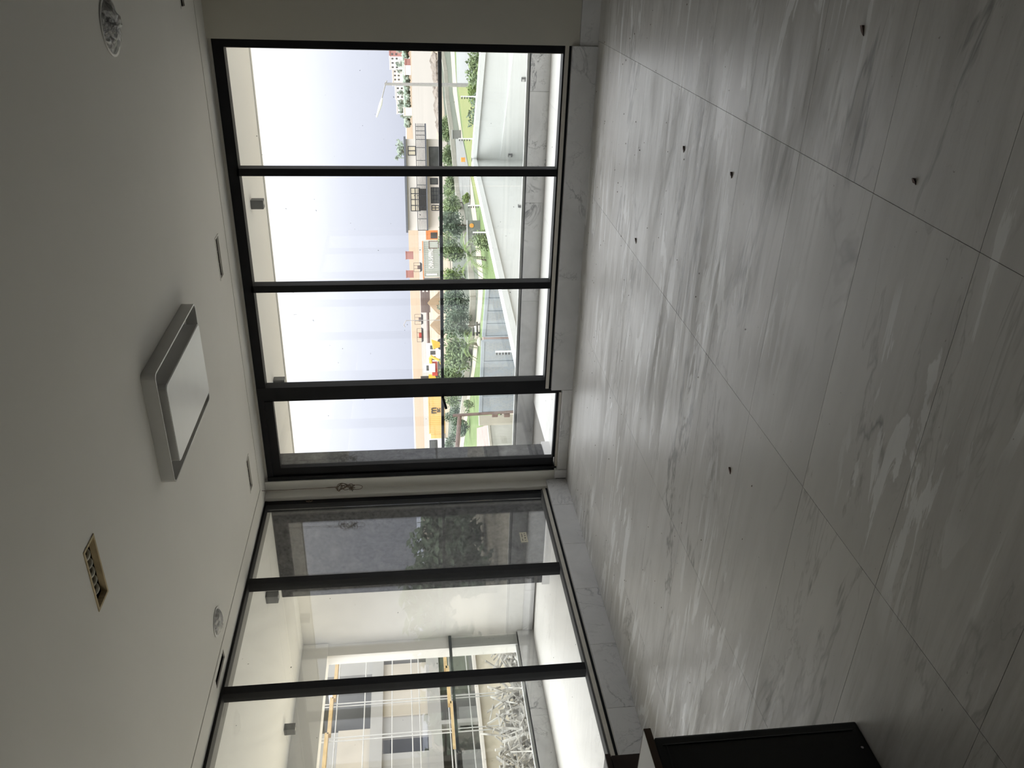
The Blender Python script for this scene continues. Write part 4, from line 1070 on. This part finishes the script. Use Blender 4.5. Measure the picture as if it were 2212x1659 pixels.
palm(1022, 1050, 556, 560, 2.0, 'feathery palm with a bare trunk at the edge of the road', 5)
palm(1016, 1032, 742, 744, 2.0, 'feathery palm rooted by the road beside the pale boulder', 8)

# ------------------------------------------------------------------ the far shore
FB = [(840, 872, 92, 122, 'red_roof', 'dull red building at the far right of the far shore'), (841, 868, 122, 150, 'white_paint', 'white building beside the dull red one on the far shore'),
      (847, 870, 150, 185, 'office_wall', 'pale tall building behind the far shore trees, right of the street lamp'), (853, 874, 186, 214, 'white_paint', 'white low building on the far shore just left of the street lamp'),
      (856, 874, 214, 246, 'white_paint', 'long white building on the far shore with hazy trees before it'), (874, 880.5, 127, 160, 'red_roof', 'long dull red shed under the white building on the far shore'),
      (872, 878, 141, 162, 'white_paint', 'white lorry-sized box before the dull red shed'), (871, 878.5, 232, 250, 'office_wall', 'small cream building at the left end of the far hedge'),
      (876, 880.5, 543, 560, 'red_roof', 'hazy red block on the horizon above the lettered container'), (877, 881.5, 584, 600, 'red_roof', 'hazy red block on the horizon near the second mullion')]
for i, (xt, xb, ya, yb, m, lab) in enumerate(FB):
    f = Fr(xt, xb, ya, yb, [770, 730, 810, 760, 840, 650, 630, 610, 880, 910][i], -4.06)
    t = empty('far_building', f.base, lab, 'building', 'buildings on the far shore')
    obj('walls', f.box(B(), 0, f.W, 0, 12, f.z0, f.z1-.8), m, t); obj('roof', f.box(B(), -.4, f.W+.4, -.4, 12.4, f.z1-.8, f.z1), m, t)
    if f.W > 9 and f.H > 8:
        n = int(f.W/3.2)
        for r_ in range(2):
            for k in range(n): obj('window', f.box(B(), (k+.3)*f.W/n, (k+.7)*f.W/n, -.2, .1, f.z1-3.4-3.4*r_, f.z1-1.8-3.4*r_), 'dark_pane', t)
for i, (xt, xb, y, hw, lab) in enumerate([(856, 872, 108, 7, 'hazy dark tree before the dull red far building'), (851, 874, 139, 9, 'hazy pointed tree before the white far building'),
          (852, 874, 152, 9, 'hazy spreading tree left of the pointed one'), (859, 876, 200, 8, 'hazy round tree just left of the street lamp'), (858, 876, 222, 12, 'hazy broad tree before the long white far building'),
          (861, 877, 238, 9, 'hazy tree at the left end of the long white far building'), (864, 877, 252, 6, 'hazy small tree standing alone at the end of the far hedge'),
          (856, 876, 318, 20, 'wide hazy tree rising behind the office roof'), (852, 862, 341, 6, 'small dark tree top floating above the office roof haze')]):
    rnd = random.Random(300+i); Yt = [750, 712, 790, 735, 735, 660, 650, 640, 690][i]
    base = at_y(xb, y, Yt); top = at_y(xt, y, Yt); R2 = (at_y(xt, y+hw, Yt)-at_y(xt, y-hw, Yt)).length/2
    H = top.z-base.z; base.z = -4.0 if i != 8 else base.z
    if i == 8: base.z = -4.0
    t = empty('far_tree', base, lab, 'tree', 'hazy trees on the far shore')
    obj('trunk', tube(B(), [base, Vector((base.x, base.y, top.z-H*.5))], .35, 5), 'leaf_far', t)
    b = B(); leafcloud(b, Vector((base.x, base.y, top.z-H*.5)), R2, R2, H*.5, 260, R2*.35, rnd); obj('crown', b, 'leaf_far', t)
b = B(); rnd = random.Random(77)
for k in range(420):
    y = 85+190*rnd.random(); x = 870.5+(y-85)*.03+rnd.uniform(0, 9); p = at_y(x, y, 690+rnd.uniform(-8, 8))
    bmesh.ops.create_icosphere(b, subdivisions=1, radius=rnd.uniform(1.0, 1.9), matrix=Matrix.Translation(p))
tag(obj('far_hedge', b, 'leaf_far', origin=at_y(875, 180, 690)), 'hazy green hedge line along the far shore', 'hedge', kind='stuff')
# rocks along the near shore of the lagoon
rnd = random.Random(21); pts = []
rbk = struct(empty('rock_bank', gz(945, 180, -4.05)))
for k in range(400):
    y = 118+165*rnd.random(); x = 933+(y-118)*.092+rnd.uniform(-.5, 1)+rnd.uniform(0, 11)*(1-(y-118)/230); p = gz(x, y, -4.0)
    if any((p-q).length < 1.15 for q in pts) or len(pts) > 110: continue
    pts.append(p); b = B()
    bmesh.ops.create_icosphere(b, subdivisions=1, radius=rnd.uniform(.5, .9), matrix=Matrix.Translation(p) @ Matrix.Rotation(rnd.random()*6, 4, 'Z') @ Matrix.Diagonal((1.3, .9, .65, 1)))
    for v in b.verts: v.co += Vector((rnd.uniform(-.13, .13), rnd.uniform(-.13, .13), rnd.uniform(-.1, .1)))
    obj('rock', b, 'rock', rbk)
for i, (xt, xb, ya, yb, lab) in enumerate([(894, 905, 566, 588, 'dark work boat with lattice frame on the lagoon, right of the second mullion'),
                                     (896, 907.5, 677, 702, 'dark work boat with lattice frame on the lagoon, left of the brown beams'),
                                     (901, 912, 707, 740, 'dark boat with a red cabin on the lagoon, above the site cabin')]):
    f = Fr(xt, xb, ya, yb, 330, -4.05); t = empty('work_boat', f.base, lab, 'boat', 'work boats on the lagoon')
    b = B(); v = [b.verts.new(f.p(u, w_, z)) for u, w_, z in ((.6, 0, f.z0), (f.W-.6, 0, f.z0), (f.W, 0, f.z0+.8), (0, 0, f.z0+.8), (.6, 3, f.z0), (f.W-.6, 3, f.z0), (f.W, 3, f.z0+.8), (0, 3, f.z0+.8))]
    for q in ((0,1,2,3), (4,7,6,5), (0,4,5,1), (1,5,6,2), (0,3,7,4), (2,6,7,3)): b.faces.new([v[k] for k in q])
    bmesh.ops.recalc_face_normals(b, faces=b.faces); obj('hull', b, 'machine_dark', t)
    obj('wheelhouse', f.box(B(), f.W*.3, f.W*.65, .5, 2.4, f.z0+.8, f.z0+1.9), 'red_paint' if i == 2 else 'c_brown', t)
    for u in (0.05, .35, .65, .92): obj('frame_post', tube(B(), [f.p(f.W*u, .4, f.z0+.8), f.p(f.W*u, .4, f.z1)], .07, 4), 'machine_dark', t)
    obj('frame_beam', tube(B(), [f.p(f.W*.05, .4, f.z1), f.p(f.W*.92, .4, f.z1)], .07, 4), 'machine_dark', t)

# ------------------------------------------------------------------ unfinished building beyond the left balcony
XS = -30.0
def sx(x, y=800): return at_x(680+x/4.096, 1380+y/4.096, XS)
def zz(x): return sx(x).z
def yy(y): return sx(800, y).y
ub = struct(empty('unfinished_building', (XS, yy(500), ZG)))
Yr, Yl_ = yy(60), yy(1900)
zr = zz(-40); zA1, zA0, zB1, zB0, zc = zz(490), zz(598), zz(1005), zz(1125), zz(1480)
def ubx(name, x0, x1, y0, y1, z0, z1, m): return obj(name, boxb(x0, x1, y0, y1, z0, z1), m, ub)
for z0, z1, nm in ((zA0, zA1, 0), (zB0, zB1, 0), (zr, zr+.3, 0)): ubx('floor_slab', XS-7, XS, Yl_, Yr+1.5, z0, z1, 'site_conc')
ubx('plinth', XS-.3, XS+.15, Yl_, Yr+4, -4.1, zc, 'site_wall'); ubx('ledge', XS-.3, XS+.4, Yl_, Yr+4, zc, zc+.12, 'office_wall')
ubx('back_wall', XS-7.2, XS-7, Yl_, yy(190), -4.1, zr, 'site_dark')
ubx('back_wall', XS-7.2, XS-7, yy(190), Yr+6, zA0, zr, 'site_dark'); ubx('back_wall', XS-7.2, XS-7, yy(190), Yr+6, -4.1, zB1, 'site_dark')
ubx('back_wall', XS-7.2, XS-7, yy(190), at_x(875, 1380+178/4.096, XS-7).y, zB1, zA0, 'site_dark')
ubx('side_wall', XS-7, XS, yy(175), yy(175)+.25, zB1, zA0, 'site_light') if False else None
# upper storey: light panel, dark room, light end panel
ubx('wall_panel', XS-.5, XS-.2, yy(265), Yr+1.5, zA1, zr, 'site_conc'); ubx('wall_panel', XS-.5, XS-.2, Yl_, yy(742), zA1, zz(205), 'site_light')
ubx('wall_panel', XS-.6, XS-.3, Yl_, yy(742), zz(205), zr, 'site_conc')
ubx('wall_panel', XS-.5, XS-.2, yy(650), yy(190), zB1, zA0, 'site_light'); ubx('wall_panel', XS-.5, XS-.2, Yl_, yy(975), zB1, zA0, 'site_conc')
ubx('wall_panel', XS-.45, XS-.25, yy(820), yy(650), zB1, zA0, 'site_conc')
ubx('column', XS-.6, XS+.05, yy(150), yy(128), zB1, zA0, 'site_conc'); ubx('column', XS-.6, XS+.05, yy(300), yy(262), zB1, zA0, 'site_conc') if False else None
for a in (610, 1000): ubx('wall_panel', XS-.5, XS-.2, yy(a+170), yy(a), zc, zz(1290), 'grey_block')
ubx('wall_panel', XS-.5, XS-.2, yy(450), yy(150), zz(1420), zz(1130), 'field'); ubx('column', XS-.6, XS, yy(420), yy(395), zc, zB0, 'site_conc')
ubx('column', XS-.6, XS, yy(780), yy(745), zc, zB0, 'site_conc')
sf = empty('scaffold', (XS+1.0, yy(700), ZG), 'light tube scaffold in front of the unfinished concrete building', 'scaffold')
for x in (213, 455, 697, 871, 938, 1195, 1222, 1385): obj('ledger', tube(B(), [(XS+1.0, Yl_, zz(x)), (XS+1.0, Yr, zz(x-8))], .026, 5), 'scaffold', sf)
for y in (300, 700, 735, 1035, 1065): obj('standard', tube(B(), [(XS+1.0+.4*(y % 2), yy(y), -4.1), (XS+1.0+.4*(y % 2), yy(y), zz(20))], .026, 5), 'scaffold', sf)
for i, (xa, xb, ya, yb) in enumerate([(198, 188, 300, 700), (180, 168, 690, 1010), (165, 150, 1000, 1300), (1165, 1180, 60, 500), (1180, 1195, 480, 820), (1190, 1215, 800, 1200)]):
    obj('timber_plank', wallseg(B(), (XS+1.4, yy(yb)), (XS+1.4, yy(ya)), .25, zz(xb)-.07, zz(xb)+.07), 'timber', sf)
rnd = random.Random(44); b = B(); XR_ = XS+3.6; zf = -4.1
ztop, zlow = at_x(680+1560/4.096, 1580, XR_).z, at_x(680+1880/4.096, 1580, XR_).z
for k in range(2800):
    y = rnd.uniform(Yl_, Yr+5); ramp_ = min(1, max(.35, (Yr+3-y)/(Yr-Yl_)*.5+.5))
    hh = rnd.random()**.8; x_ = XR_-1.5+rnd.random()*4.5
    c = Vector((x_, y, zf+.1+(ztop-zf)*ramp_*hh*max(.15, 1-abs(x_-XR_-.2)/3.0)))
    L = rnd.uniform(.3, 1.3); q = Matrix.Translation(c) @ Matrix.Rotation(rnd.uniform(0, 6.3), 4, 'Z') @ Matrix.Rotation(rnd.uniform(-1.2, 1.2), 4, 'Y') @ Matrix.Diagonal((L, rnd.uniform(.03, .16), rnd.uniform(.02, .06), 1))
    bmesh.ops.create_cube(b, size=1, matrix=q)
tag(obj('rubble_heap', b, 'rubble', origin=(XR_, yy(700), zf)), 'heap of broken boards and rubble below the unfinished building', 'rubble', kind='stuff')
patch('site_ground', [(XS+6, -20, -4.05), (-9, -20, -4.05), (-9, 28, -4.05), (XS+6, 28, -4.05)], 'site_wall')
